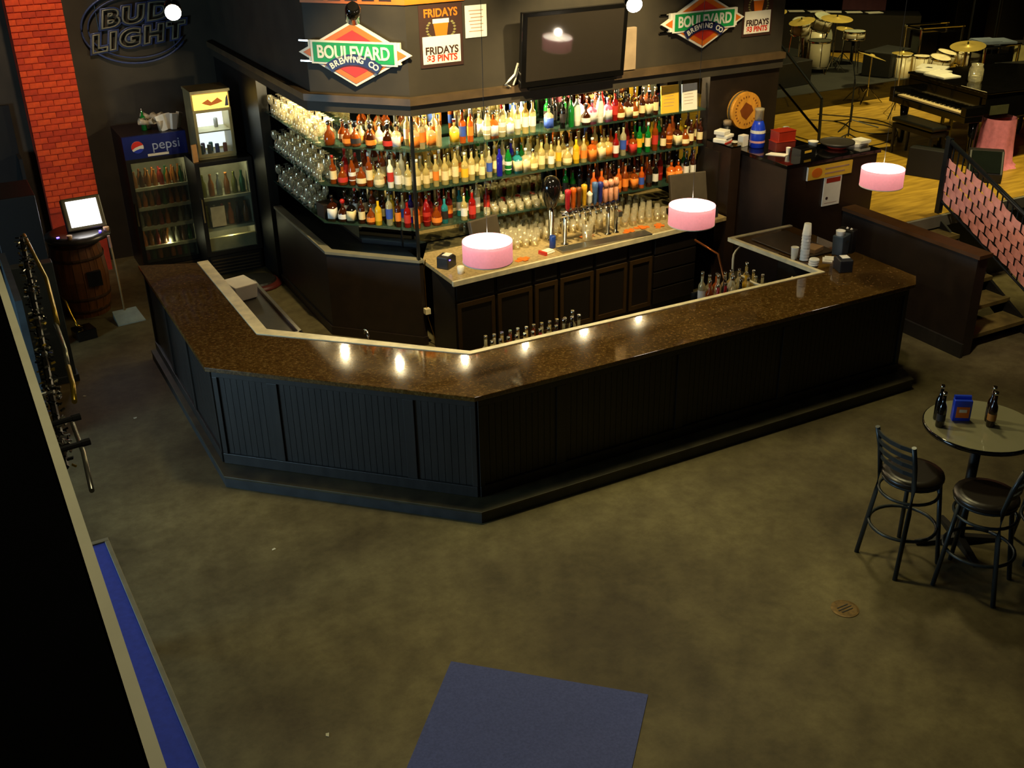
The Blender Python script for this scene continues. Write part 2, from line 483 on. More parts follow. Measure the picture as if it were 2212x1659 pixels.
# puck lamps under the soffit : real lamps that light the shelves
puckglow = mat('puck_lens', 'ffe2a0', 0.4, emit=12, emit_color='ffe2a0')
def along(path, t):
    L = [math.dist(path[i], path[i+1]) for i in range(len(path)-1)]
    T = t
    for i, l in enumerate(L):
        if T <= l or i == len(L)-1:
            k = T/l; a, b = path[i], path[i+1]
            return (a[0]+(b[0]-a[0])*k, a[1]+(b[1]-a[1])*k), math.atan2(b[1]-a[1], b[0]-a[0]), i
        T -= l
PK = offset_path(SH, 0.20)
plen = sum(math.dist(PK[i], PK[i+1]) for i in range(3))
NP = 7
for i in range(NP):
    (x, y), a, seg = along(PK, plen*(0.13+0.76*i/(NP-1)))
    t = thing('puck_light', '%s small round downlight from the left end under the bar soffit' % ordinal(i), 'light', (x, y, 2.56), 0, 'downlights under the bar soffit')
    obj('housing', MB().lathe([(0.035, -0.02), (0.035, 0.0)], 14), chrome, t)
    obj('lens', MB().lathe([(0.026, -0.024), (0.026, -0.0205)], 14), puckglow, t)
    l = lamp('puck_lamp', 'POINT', (x, y, 2.50), (1.0, 0.82, 0.46), 38, size=0.03)

# ---- bottles
def glassmat(name, col, alpha, rough=0.06, var=0.08):
    return mat(name, col, rough, alpha=alpha, var=var, scale=20, spec=0.9)
GM = {
 'c': ('clear glass', mat('clear_bottle_glass', 'f2e6b4', 0.10, alpha=0.55, metal=0.4, var=0.06, scale=20)),
 'm': ('pale gold', mat('pale_gold_bottle_glass', 'f0d888', 0.10, alpha=0.68, metal=0.35, var=0.08, scale=20)),
 'a': ('amber', glassmat('amber_bottle_glass', '8e3e0c', 0.8)),
 'd': ('whiskey brown', glassmat('dark_bottle_glass', '3a1808', 0.95)),
 'g': ('green glass', glassmat('green_bottle_glass', '14782a', 0.85)),
 'w': ('opaque white', mat('white_bottle', 'f0ebd4', 0.25, var=0.03)),
 'p': ('opaque pink', mat('pink_bottle', 'd8688c', 0.25, var=0.05)),
 'o': ('orange', glassmat('orange_bottle_glass', 'cc5c18', 0.85)),
 'y': ('yellow', glassmat('yellow_bottle_glass', 'e8b820', 0.85)),
 'r': ('red', glassmat('red_bottle_glass', '96140f', 0.85)),
 'b': ('cobalt blue', glassmat('cobalt_bottle_glass', '201c9a', 0.92)),
 't': ('teal', glassmat('teal_bottle_glass', '28868c', 0.8)),
 'k': ('black glass', glassmat('black_bottle_glass', '0e0c0a', 0.95)),
}
LM = {'cream': mat('cream_label', 'efd9a0', 0.7, var=0.08, scale=40), 'white': mat('white_label', 'efe9dc', 0.7, var=0.06, scale=40),
      'yellow': mat('yellow_label', 'f0b820', 0.7, var=0.06), 'red': mat('red_label', 'c83020', 0.7, var=0.06),
      'orange': mat('orange_label', 'f08828', 0.7, var=0.1), 'blue': mat('blue_label', '3858b8', 0.7), 'black': mat('black_label', '241c18', 0.7)}
CM = {'silver': chrome, 'black': mat('black_cap', '181410', 0.4), 'white': mat('white_cap', 'f0eee0', 0.4), 'red': mat('red_cap', 'b82018', 0.4),
      'gold': brass, 'blue': mat('blue_cap', '2860c0', 0.4)}
def bshape(kind):
    n = 12
    if kind == 'round':
        b = MB().lathe([(.034, 0), (.037, .006), (.037, .165), (.034, .185), (.018, .207), (.0135, .218), (.0135, .275)], n)
        l = MB().lathe([(.0376, .05), (.0376, .14)], n, cap=False); c = MB().lathe([(.015, .272), (.015, .30)], 8)
    elif kind == 'square':
        b = MB().box(-.038, -.038, 0, .038, .038, .165).add([(-.038, -.038, .165), (.038, -.038, .165), (.038, .038, .165), (-.038, .038, .165), (-.014, -.014, .195), (.014, -.014, .195), (.014, .014, .195), (-.014, .014, .195)],
            [(0, 1, 5, 4), (1, 2, 6, 5), (2, 3, 7, 6), (3, 0, 4, 7)]).lathe([(.014, .19), (.014, .245)], 8)
        l = MB().box(-.0388, -.0388, .03, .0388, .0388, .135); c = MB().lathe([(.018, .243), (.018, .27)], 8)
    elif kind == 'tall':
        b = MB().lathe([(.030, 0), (.032, .006), (.034, .20), (.030, .222), (.015, .245), (.013, .255), (.013, .31)], n)
        l = MB().lathe([(.0345, .07), (.0352, .17)], n, cap=False); c = MB().lathe([(.0155, .305), (.0155, .345)], 8)
    elif kind == 'decanter':
        b = MB().lathe([(.040, 0), (.052, .012), (.055, .06), (.048, .11), (.022, .145), (.015, .155), (.015, .19)], n)
        l = MB().lathe([(.0545, .035), (.0556, .06), (.053, .085)], n, cap=False); c = MB().lathe([(.012, .187), (.024, .20), (.027, .225), (.012, .24)], 8)
    else:  # shaker
        b = MB().lathe([(.030, 0), (.036, .01), (.041, .10), (.041, .17), (.030, .22), (.015, .255), (.014, .285)], n)
        l = MB().lathe([(.0386, .055), (.0416, .12), (.0416, .15)], n, cap=False); c = MB().lathe([(.017, .28), (.012, .32)], 8)
    return mesh_of('bottle', b, True), mesh_of('label', l, True), mesh_of('cap', c, True)
SHAPES = {k: bshape(k) for k in ('round', 'square', 'tall', 'decanter', 'shaker')}
for k in SHAPES:
    for me in SHAPES[k]: me.materials.append(black)
SHN = {'round': 'round', 'square': 'square', 'tall': 'slender', 'decanter': 'squat', 'shaker': 'wide-shouldered'}
CNT = {}
LABW = {'cream': 'cream label', 'white': 'white label', 'yellow': 'yellow label', 'red': 'red label', 'orange': 'orange label', 'blue': 'blue label', 'black': 'black label'}
def bottle(x, y, z, code, shp, lab, cap, where, group, rz=0, sc=1.0, name='bottle'):
    me = SHAPES[shp]
    i = CNT.get(where, 0); CNT[where] = i+1
    o = obj(name, me[0], GM[code][1], None, (x, y, z), rz, label=None)
    o.scale = (sc, sc, sc)
    w = '%s bottle, %s, %s' % (GM[code][0], LABW[lab] if lab else 'no label', where % ordinal(i))
    tag(o, w, 'bottle', group)
    if lab: obj('label', me[1], LM[lab], o)
    obj('cap', me[2], CM[cap], o)
    return o

# codes: colour, shape, label, cap
def B(s):
    out = []
    S = {'R': 'round', 'S': 'square', 'T': 'tall', 'D': 'decanter', 'H': 'shaker'}
    LB = {'c': 'cream', 'w': 'white', 'y': 'yellow', 'r': 'red', 'o': 'orange', 'b': 'blue', 'k': 'black', '-': None}
    CP = {'s': 'silver', 'k': 'black', 'w': 'white', 'r': 'red', 'g': 'gold', 'b': 'blue'}
    for t in s.split():
        out.append(None if t == '.' else (t[0], S[t[1]], LB[t[2]], CP[t[3]]))
    return out
# path lengths : left run 1.93 m, angled run 1.11 m, right run 3.75 m
def fill(shelf, rowname, dist, t0, t1, seq, jitter=0.012, extra=0.0):
    path = offset_path(SH, dist)
    L0 = math.dist(path[0], path[1])
    n = len(seq)
    for i, s in enumerate(seq):
        if s is None: continue
        t = t0 + (t1-t0)*(i+0.5)/n
        (x, y), a, seg = along(path, L0+t)
        bottle(x+random.uniform(-jitter, jitter), y+random.uniform(-jitter, jitter), shelf_z[shelf], s[0], s[1], s[2], s[3],
               '%%s from the corner, %s row, %s shelf' % (rowname, shelf), 'liquor bottles on the %s glass shelf' % shelf,
               a, random.uniform(0.95, 1.1))
fill('top', 'front', 0.09, 0.05, 4.12, B('aD-s . aDok aDkk . dDok . dDrk cSwk . cSos cTos cSow cT-w . mSyr oTbk oTow . '
     'cHws oSws cHwr cSws cTws mTwb cTws . cSbk . kTks gT-k wHwg dDwk pSww wHws pSww rTrk aDcg dSck aDcg dRck dSck dRcs'))
fill('top', 'back', 0.25, 0.05, 4.15, B('aDws cDws cDos aDks cDws cDws dDos cTws cTos cSos cTow . . . oTbw cSws cHws cSws cTws cHwb cTws . . gTkk kTks gTkk wHwk pSpk dSck dTrk'.replace('pSpk', 'pSwk') +
     ' rTrs aDcg aDck kSbk dRck dSck dRcg . .'))
fill('middle', 'front', 0.09, 0.05, 4.78, B('aRcr aDrs aHws aDcs aTcw cDcs wTrk cRws mRcs mRcw mRcs mTow mRcs mTcs mRyw mTcs mRcs cTbs bT-k gHws tScs cScw mDcs mRcs mRws mTys mDcs yRys mRos oSow mScs mSos rRws cTbk aSrg gTyk gTcw aTrs dRck aHok dScs aDcg dRcs dRck'))
fill('middle', 'back', 0.25, 0.05, 4.75, B('rTrr aHwr aTws mDys aTcs cTws wTws cRws mRcw mRcs mTcw mRcs mTow mRcs mRcs mTcs mRcw cTws bTks gRks cTws mRcs mTcs mRcw mRcs mTws mRos yRos mTos mRcs oRcs mRcs rTrs gTks gTyk yTyk gTks dTck oTos yRcs dTcs aRcs dRcs'))
fill('bottom', 'front', 0.09, 0.0, 1.75, B('dSwk dDwr kScs dRcs aDos yRyk cTbs dTos rRrs oRos rHrs aDos tRks . mRws rRrs'))
fill('bottom', 'back', 0.25, 0.0, 1.8, B('dRws dTwr kTcs aTws dRcs yTyk cRbs bTws aTos rRrs rTrs rRos tTws gRws cTws rRrs'))
fill('bottom', 'front', 0.09, 3.2, 4.72, B('oRos oRos dTks oRos aRos aSos oDbk dRks kRws . oSos oSos kTws dTws'.replace('oDbk', 'oRbk')))
fill('bottom', 'back', 0.25, 2.7, 4.72, B('gTks gRkk kTks dTks aTrs aTok dRok aTok dTos dRcs oTrk aTcw rTrs dTcs kTks gTws dTcs kTks'))

# ---- glasses
gl = mat('drinking_glass', 'f8eecb', 0.10, alpha=0.46, metal=0.55, var=0.04, scale=20)
wine_me = mesh_of('wine_glass', MB().lathe([(.033, 0), (.030, .004), (.005, .008), (.004, .085), (.022, .10), (.036, .13), (.037, .16), (.030, .20)], 10, cap=False), True)
pint_me = mesh_of('pint_glass', MB().lathe([(.001, .006), (.029, .006), (.030, 0), (.043, .148), (.041, .148), (.028, .012)], 10, cap=False), True)
rock_me = mesh_of('rocks_glass', MB().lathe([(.001, .010), (.034, .010), (.035, 0), (.040, .09), (.038, .09), (.033, .014)], 10, cap=False), True)
for me in (wine_me, pint_me, rock_me): me.materials.append(gl)
def glass(kind, x, y, z, label, group, flip=False):
    me = {'wine_glass': wine_me, 'pint_glass': pint_me, 'rocks_glass': rock_me}[kind]
    o = obj(kind, me, gl, None, (x, y, z + ({'wine_glass': .20, 'pint_glass': .148, 'rocks_glass': .09}[kind] if flip else 0)))
    if flip: o.rotation_euler = (PI, 0, random.uniform(0, 6))
    tag(o, label, 'glass', group)
    return o
for shelf in ('bottom', 'middle', 'top'):
    for rj, dist in enumerate((0.07, 0.17, 0.27)):
        path = offset_path(SH, dist)
        L0 = math.dist(path[0], path[1])
        n = 19
        for i in range(n):
            if shelf == 'bottom' and i > 13: continue
            t = 0.05 + (L0-0.1)*(i+0.5)/n
            (x, y), a, seg = along(path, t)
            glass('wine_glass', x, y, shelf_z[shelf], 'stemmed clear glass in the rows on the left run of the %s shelf' % shelf,
                  'stemware on the left run of the %s shelf' % shelf, flip=(i+rj) % 3 != 0)
# dark box at the corner of the bottom shelf
o = obj('wooden_box', MB().box(-.10, -.09, 0, .10, .09, .16), panelin, None, (3.66, 11.16, 1.33), 0.1, bevel=0.004)
tag(o, 'small dark brown box on the bottom glass shelf at the left corner', 'box')
# bottom shelf stemware between the two bottle runs
for rj, dist in enumerate((0.08, 0.19, 0.30)):
    path = offset_path(SH, dist); L0 = math.dist(path[0], path[1])
    for i in range(12 if rj == 0 else 9):
        (x, y), a, seg = along(path, L0+1.88+i*0.105)
        glass('rocks_glass', x, y, 1.33, 'short clear glass on the bottom shelf behind the beer taps', 'rocks glasses on the bottom shelf', flip=(i+rj) % 2 == 0)
redgar = mat('red_garnish', 'c82818', 0.4)
for i in range(6):
    o = obj('stirrer_cup', MB().lathe([(.022, 0), (.028, .09), (.026, .09), (.020, .004)], 10, cap=True), redgar, None, (5.30+i*0.19, 10.50, 1.33), smooth=True)
    tag(o, 'small red cup among the clear glasses, %s from the left on the bottom shelf' % ordinal(i), 'cup', 'red cups on the bottom shelf')

# ---- back counter and its cabinets
wt = obj('back_counter', MB().prism([(4.33, 9.40), (7.62, 9.62), (8.03, 9.66), (8.03, 10.64), (4.60, 10.64), (4.33, 10.17)], 0.955, 1.0),
         mat('pale_counter', 'b09868', 0.3, var=0.3, scale=30), bevel=0.003)
tag(wt, 'long pale worktop of the back bar crowded with glasses and beer taps', 'countertop')
o = obj('counter_nosing', MB().prism([(4.32, 9.385), (7.62, 9.605), (7.62, 9.64), (4.32, 9.42)], 0.952, 1.004), cream)
o.parent = wt
cab = mat('black_cabinet', '1c1610', 0.4, var=0.2, scale=4, stretch=(1, 1, 0.2))
cab_edge = mat('cabinet_worn_edge', '3a2810', 0.4)
xs = [4.36, 4.85, 5.32, 5.65, 6.13, 6.60, 6.96, 7.62]
def cy(x): return 9.44+(x-4.33)*0.0667
nm = ['with one door, at the left end of the back bar', 'second from the left end of the back bar', 'third from the left end of the back bar, narrow door',
      'wide door, under the beer taps', 'fifth from the left end of the back bar', 'narrow door, beside the drawer unit', 'with four stacked drawers at the right end']
for k in range(7):
    x0, x1 = xs[k], xs[k+1]
    t = thing('base_cabinet', 'black base cabinet %s' % nm[k], 'cabinet', (x0, cy(x0), 0), math.atan(0.0667), 'base cabinets of the back bar')
    w = (x1-x0)
    obj('body', MB().box(0.004, 0.02, 0.0, w-0.004, 0.55 if k else 0.5, 0.95), cab, t)
    if k < 6:
        obj('drawer', MB().box(0.02, 0.0, 0.76, w-0.02, 0.02, 0.92).box(0.03, -0.006, 0.765, w-0.03, 0.0, 0.778), cab, t, bevel=0.003)
        d = obj('door', MB().box(0.02, 0.0, 0.12, w-0.02, 0.02, 0.73), cab, t, bevel=0.003)
        obj('door_frame', MB().box(0.02, -0.014, 0.12, 0.06, 0, 0.73).box(w-0.06, -0.014, 0.12, w-0.02, 0, 0.73)
            .box(0.06, -0.014, 0.12, w-0.06, 0, 0.17).box(0.06, -0.014, 0.68, w-0.06, 0, 0.73), cab_edge, d)
    else:
        for j in range(4):
            obj('drawer', MB().box(0.02, -0.01, 0.12+j*0.205, w-0.02, 0.02, 0.305+j*0.205), cab, t, bevel=0.006)
# glasses on the worktop
def on_counter(xa, xb, ya, yb, nx, ny, kind, label, group, z=1.0, flip=True, skip=()):
    for i in range(nx):
        for j in range(ny):
            x = xa+(xb-xa)*i/(nx-1); y = ya+(yb-ya)*j/(ny-1)
            if any(a < x < b and c < y < d for a, b, c, d in skip): continue
            glass(kind, x+random.uniform(-.008, .008), y+random.uniform(-.008, .008), z, label, group, flip)
on_counter(5.15, 5.80, 9.95, 10.55, 7, 6, 'pint_glass', 'upturned clear pint glass in the rows left of the beer taps', 'pint glasses left of the beer taps', skip=[(5.6, 5.9, 9.6, 10.02)])
on_counter(5.95, 6.55, 10.12, 10.55, 6, 4, 'pint_glass', 'upturned clear pint glass in the rows behind the beer taps', 'pint glasses behind the beer taps')
on_counter(6.70, 7.35, 9.98, 10.55, 7, 5, 'pint_glass', 'upturned clear pint glass in the rows right of the beer taps', 'pint glasses right of the beer taps')

# ---- beer tower : chrome rail on two posts, tap handles
tp = thing('beer_tower', 'chrome beer tower with a long tap rail and coloured handles on the back counter', 'beer tap', (5.87, 9.80, 1.0), 0.09)
W_ = 0.70
obj('post', MB().lathe([(.045, 0), (.045, .012), (.022, .02), (.022, .33)], 14, (0.02, 0, 0)), chrome, tp, smooth=True)
obj('post', MB().lathe([(.045, 0), (.045, .012), (.022, .02), (.022, .33)], 14, (W_-0.08, 0, 0)), chrome, tp, smooth=True)
obj('rail', MB().bar((-0.05, 0, 0.355), (W_+0.04, 0, 0.355), 0.042, n=16), chrome, tp, smooth=True)
hspec = [('red_handle', 'b8242c', .24), ('orange_handle', 'c85a14', .25), ('brown_handle', '6a3a18', .24), ('gold_handle', 'd8a020', .26), ('white_handle', 'efe6cc', .17),
         ('steel_blue_handle', '4a6a9a', .26), ('navy_handle', '2a2f7a', .25), ('salmon_handle', 'd89070', .25), ('pale_salmon_handle', 'e0a080', .25), ('salmon_tan_handle', 'd8956c', .26)]
for k, (nme, c, h) in enumerate(hspec):
    x = 0.0 + k*W_/9.5
    f = obj('faucet', MB().bar((x, -0.03, .355), (x, -.10, .36), .011, n=8).bar((x, -.09, .375), (x, -.115, .29), .010, .008, n=8).bar((x, -.075, .36), (x, -.075, .41), .009, n=8), chrome, tp, smooth=True)
    if h < .2: prof = [(.012, 0), (.024, .05), (.026, .12), (.03, .14), (.004, h)]
    elif k >= 7: prof = [(.012, 0), (.022, .02), (.022, .16), (.012, .17), (.026, .175), (.030, .21), (.018, h)]
    else: prof = [(.011, 0), (.020, .03), (.024, .18), (.028, .20), (.026, h-.01), (.008, h)]
    prof = [(a*1.25, b) for a, b in prof]
    hd = obj('tap_handle', MB().lathe(prof, 10, (x, -.075, .41)), mat(nme, c, 0.3, var=0.15, scale=30), f, smooth=True, label='%s beer tap handle' % nme.replace('_handle', '').replace('_', ' '))
for k, x in enumerate((0.06, 0.34)):
    pass
o = obj('drip_tray', MB().box(5.72, 9.56, 1.0, 6.9, 9.72, 1.022), steel, None, bevel=0.004)
tag(o, 'flat steel drip tray on the back counter below the taps', 'tray')
t = thing('soda_tower', 'slim chrome tower with blue tap handle right of the beer rail', 'beer tap', (6.60, 9.86, 1.0))
obj('post', MB().lathe([(.04, 0), (.04, .01), (.02, .02), (.02, .26)], 12), chrome, t, smooth=True)
obj('tap_handle', MB().lathe([(.012, .28), (.022, .32), (.024, .5), (.01, .53)], 10), mat('deep_blue_handle', '1c2c7a', 0.35), t, smooth=True)
obj('valve', MB().cbox((0, -.05, .24), (.05, .08, .06)), steel, t)
# black globe-shaped dispenser
t = thing('black_drink_barrel', 'glossy black rounded barrel dispenser standing left of the tap handles', 'dispenser', (5.84, 10.02, 1.0))
obj('body', MB().lathe([(.03, .36), (.065, .40), (.10, .50), (.115, .60), (.10, .68), (.06, .72), (.02, .735)], 20), glossblack, t, smooth=True)
obj('stand', MB().lathe([(.07, 0), (.07, .015), (.03, .03), (.03, .37)], 14), chrome, t, smooth=True)
# small things on the worktop
o = obj('blue_can', MB().lathe([(.030, 0), (.036, .008), (.036, .13), (.03, .14)], 16), mat('blue_can_paint', '1c3c8a', 0.3), None, (5.72, 9.78, 1.0), smooth=True)
tag(o, 'dark blue can on the back counter left of the tap post', 'can')
o = obj('bar_towel', MB().box(-.08, -.05, 0, .08, .05, .02).box(-.05, -.04, .02, .07, .045, .035), white, None, (5.58, 9.66, 1.0), 0.3, bevel=0.008)
tag(o, 'folded white and red bar towel on the edge of the back counter', 'towel')
obj('stripe', MB().box(-.08, -.055, .0, -.055, .055, .0375), redp, o)
t = thing('clear_pitcher', 'clear plastic pitcher on the back counter between the tap posts', 'pitcher', (6.15, 9.75, 1.022))
obj('body', MB().lathe([(.05, 0), (.055, .01), (.065, .20), (.062, .20), (.05, .015)], 14), gl, t, smooth=True)
obj('handle', MB().tube([(.06, 0, .18), (.11, 0, .16), (.105, 0, .07), (.055, 0, .04)], .008, 6), gl, t)
for k, (x, y, r_) in enumerate(((6.75, 9.82, .5), (6.95, 9.85, -.2), (7.15, 9.80, .9), (5.25, 9.62, .3), (6.25, 9.92, .2))):
    o = obj('coaster', MB().box(-.09, -.03, 0, .09, .03, .006).box(-.03, -.07, .006, .03, .05, .011), orange, None, (x, y, 1.0), r_)
    tag(o, ['orange paper strips on the worktop right of the taps', 'orange paper strips in the middle right of the taps', 'orange paper strips nearest the right till', 'orange paper strips by the left till', 'orange paper strips behind the drip tray'][k], 'paper')

def till(loc, rz, label, s=1.0):
    t = thing('till_monitor', label, 'monitor', loc, rz)
    obj('base', MB().box(-.16, -.13, 0, .16, .13, .05), black, t, bevel=0.01)
    obj('neck', MB().box(-.03, -.03, .05, .03, .03, .22), black, t)
    M_ = Matrix.Translation((0, 0, .32)) @ Matrix.Rotation(R(-14), 4, 'X')
    obj('screen_housing', MB().box(-.19*s, -.03, -.15*s, .19*s, .03, .15*s, M_), mat('grey_housing', '4a4030', 0.5), t, bevel=0.01)
    obj('screen', MB().box(-.175*s, .03, -.135*s, .175*s, .034, .135*s, M_), screenblk, t)
    return t
till((4.90, 9.80, 1.0), 0.25, 'dark flat till monitor seen from behind at the left of the back counter', 1.0)
till((7.66, 9.95, 1.0), -0.15, 'dark flat till monitor at the right end of the back counter', 1.25)
blueled = mat('blue_led', '4030ff', 0.4, emit=14, emit_color='5040ff')
def printer(loc, rz, label, lampx=0.03):
    t = thing('receipt_printer', label, 'printer', loc, rz)
    obj('body', MB().prism([(-.09, 0), (.09, 0), (.09, .11), (.04, .14), (-.09, .13)], -.07, .07, Matrix.Rotation(R(90), 4, 'X')), mat('dark_grey_plastic', '2a2a2c', 0.35), t, bevel=0.012)
    obj('led', MB().cbox((-.05, -.073, .10), (.014, .006, .01)), blueled, t)
    obj('receipt', MB().box(-.04, -.05, .135, .05, .03, .14), paper, t)
    return t
printer((4.46, 9.84, 1.0), 0.6, 'dark receipt printer with a blue light at the left end of the back counter')
printer((7.86, 9.78, 1.0), -0.2, 'grey receipt printer with a blue light beside the right till')
o = obj('card_tray', MB().box(-.14, -.1, 0, .14, .1, .02), steel, None, (7.84, 9.73, 1.0), -0.2, bevel=0.008)
o.location.z = 1.0; o.location.x = 7.58; o.location.y = 9.74
tag(o, 'flat clear-rimmed tray in front of the right till', 'tray')
o = obj('white_mug', MB().lathe([(.03, 0), (.035, .005), (.038, .08), (.035, .08), (.03, .01)], 14), white, None, (4.50, 9.58, 1.0), smooth=True)
tag(o, 'white cup at the front left corner of the back counter', 'cup')
# cord hanging down the corner of the back bar
o = obj('hanging_cord', MB().tube([(4.33, 10.10, 1.02), (4.31, 10.10, .9), (4.32, 10.11, .45), (4.33, 10.1, .35), (4.40, 10.08, .05)], .006, 6), brass)
tag(o, 'thin yellow cord hanging down the corner of the back bar', 'cord')
obj('plug', MB().box(4.29, 10.07, .40, 4.35, 10.13, .46), cream, o)

# ------------------------------------------------------------------ the front bar
OUT = [(1.59, 11.38), (1.575, 8.52), (3.305, 6.87), (8.13, 6.86), (8.30, 7.02), (8.31, 8.84)]
INN = [(2.155, 11.14), (2.16, 8.975), (3.63, 7.61), (7.60, 7.555), (7.48, 8.84)]
bar = thing('bar_counter', 'long angled black panelled bar with polished brown granite top in the middle', 'bar', (3.3, 6.87, 0))
O = (3.3, 6.87)
obj('granite_top', MB().prism(rel(OUT + list(reversed(INN)), O), 1.03, 1.07), granite, bar, bevel=0.004)
def ring(a, b): return a + list(reversed(b))
INN2 = [(2.29, 11.14), (2.28, 9.03), (3.66, 7.665), (7.53, 7.61), (7.42, 8.78)]
obj('inner_edge', MB().prism(rel(ring(INN, [(2.27, 11.14), (2.27, 9.03), (3.66, 7.665), (7.55, 7.60), (7.43, 8.84)]), O), 1.035, 1.078), cream, bar)
obj('far_edge', MB().box(7.43-O[0], 8.84-O[1], 1.035, 8.31-O[0], 8.89-O[1], 1.078), cream, bar)
BO = [(1.65, 11.33), (1.645, 8.56), (3.345, 6.93), (8.10, 6.93), (8.25, 7.06), (8.25, 8.8)]
def inset(path, d): return offset_path(path, d)
BI = offset_path(BO, 0.14)
obj('bar_core', MB().prism(rel(ring(BO, BI), O), 0.0, 1.03), panelblack, bar)
# panels : rails, stiles, recessed beadboard between them
def run_panels(p0, p1, stops, seam=0.0):
    L_ = math.dist(p0, p1); a = math.atan2(p1[1]-p0[1], p1[0]-p0[0])
    M_ = Matrix.Translation((p0[0]-O[0], p0[1]-O[1], 0)) @ Matrix.Rotation(a, 4, 'Z')
    z0, z1 = 0.11, 1.03
    obj('base_rail', MB().box(0, -0.035, z0, L_, 0, z0+0.10, M_), panelblack, bar, bevel=0.004)
    obj('top_rail', MB().box(0, -0.03, z1-0.07, L_, 0, z1-0.002, M_), panelblack, bar, bevel=0.003)
    st = [0] + stops + [L_]
    for i, s in enumerate(st):
        w = 0.045
        x0 = max(0, s-w); x1 = min(L_, s+w)
        obj('stile', MB().box(x0, -0.03, z0+0.10, x1, 0, z1-0.07, M_), panelblack, bar, bevel=0.003)
    for i in range(len(st)-1):
        x0 = st[i]+0.045; x1 = st[i+1]-0.045
        n = max(2, int((x1-x0)/0.055)); w = (x1-x0)/n
        mb = MB()
        for k in range(n):
            mb.box(x0+k*w+0.002, -0.012, z0+0.10, x0+(k+1)*w-0.002, 0.0, z1-0.07, M_)
        obj('beadboard_panel', mb, panelblack, bar)['kind'] = 'stuff'
run_panels(BO[0], BO[1], [0.9, 1.8])
run_panels(BO[1], BO[2], [0.56, 1.78])
run_panels(BO[2], BO[3], [0.78, 2.02, 3.22])
SO = [(1.56, 11.34), (1.555, 8.31), (3.245, 6.69), (8.12, 6.69), (8.22, 6.93)]
obj('foot_step', MB().prism(rel(SO + [(8.12, 6.94), (3.36, 6.94), (1.66, 8.58), (1.66, 11.34)], O), 0.09, 0.11), mat('worn_step_board', '3a3420', 0.5, var=0.5, scale=5), bar, bevel=0.003)
obj('step_riser', MB().prism(rel(strip(SO, 0.005, 0.03), O), 0.0, 0.095), mat('step_riser_paint', '2c2e2e', 0.5, var=0.3), bar)
o = obj('under_shelf', MB().prism(rel([(1.80, 11.1), (2.15, 11.1), (2.16, 8.975), (3.63, 7.61), (7.55, 7.55), (7.55, 7.25), (3.50, 7.12), (1.85, 8.7)], O), 0.55, 0.57), black, bar)

# things under the inner edge of the bar
t = thing('ice_well', 'steel sink unit under the left inner edge of the bar', 'sink', (2.50, 10.2, 0))
obj('basin', MB().box(-.2, -.75, .35, .2, .85, .76), mat('dull_dark_steel', '4a463c', .4, metal=.6), t)
obj('rim', MB().box(-.22, -.77, .76, -.18, .87, .80).box(.18, -.77, .76, .22, .87, .80).box(-.22, -.77, .76, .22, -.73, .80).box(-.22, .83, .76, .22, .87, .80), steel, t, bevel=0.005)
for x in (-.18, .18):
    for y in (-.7, .8): obj('leg', MB().bar((x, y, 0), (x, y, .36), .015), steel, t)
o = obj('white_bin', MB().prism([(-.11, 0), (.11, 0), (.13, .16), (-.13, .16)], -.16, .16, Matrix.Rotation(R(90), 4, 'X')), white, None, (2.48, 10.75, 0.765), 0.2, bevel=0.01)
tag(o, 'white and clear plastic bin on the steel sink at the left', 'bin')
t = thing('bottle_rail', 'dark speed rail of liquor bottles inside the angled front of the bar', 'rack', (4.52, 8.08, .20), 0.02)
obj('trough', MB().box(-.55, -.2, .38, .55, .17, .40).box(-.55, -.2, .40, .55, -.18, .56).box(-.55, .15, .40, .55, .17, .56), blackmetal, t)
for x in (-.5, .5):
    for y in (-.17, .14): obj('leg', MB().bar((x, y, -.2), (x, y, .4), .015), blackmetal, t)
for j in range(2):
    seq = B('cRcs cRcs mRrs aRos cRrs mRws aRrs cRws mRcs dRks kRws cTcs') if j == 0 else B('mRcs cRws aRrs cRcs mRos cRws rRcs cRks dRws cTks kTcs cTws')
    for i, s in enumerate(seq):
        bottle(4.05+i*0.085, 8.14-j*0.12+random.uniform(-.01, .01), 0.603, s[0], s[1], s[2], s[3], '%%s from the left, %s row of the left speed rail' % ('back' if j == 0 else 'front'),
               'bottles in the speed rail inside the bar front', random.uniform(0, 3), 1.15)
t = thing('bottle_rail', 'dark speed rail of liquor bottles near the right inner corner of the bar', 'rack', (6.98, 8.22, .18))
obj('trough', MB().box(-.38, -.2, .40, .38, .2, .42).box(-.38, -.2, .42, .38, -.18, .58).box(-.38, .18, .42, .38, .2, .58), blackmetal, t)
for x in (-.35, .35):
    for y in (-.18, .18): obj('leg', MB().bar((x, y, -.18), (x, y, .4), .015), blackmetal, t)
for j in range(3):
    seq = [B('cTws cRbs oRrs cRws mRcs cRys mTcs'), B('aRws cTcs kRbs wHws cRcs yRks mRys'), B('rRws rRrs cTws kRbs mRws cRys cRcs')][j]
    for i, s in enumerate(seq):
        bottle(6.68+i*0.095, 8.34-j*0.13+random.uniform(-.01, .01), 0.603, s[0], s[1], s[2], s[3], '%%s from the left, %s row of the right speed rail' % ['back', 'middle', 'front'][j],
               'bottles in the speed rail at the right inner corner', random.uniform(0, 3), 1.15)
t = thing('ice_bin', 'dark steel ice bin under the right inner corner of the bar', 'bin', (7.40, 8.3, 0))
obj('basin', MB().box(-.0, -.5, .35, .16, .5, .70), mat('olive_steel', '5a5234', 0.4, metal=.5), t)
obj('stand', MB().box(0.02, -.48, 0, .14, .48, .35), black, t)
hose = mat('white_hose', 'e6d8b0', 0.4)
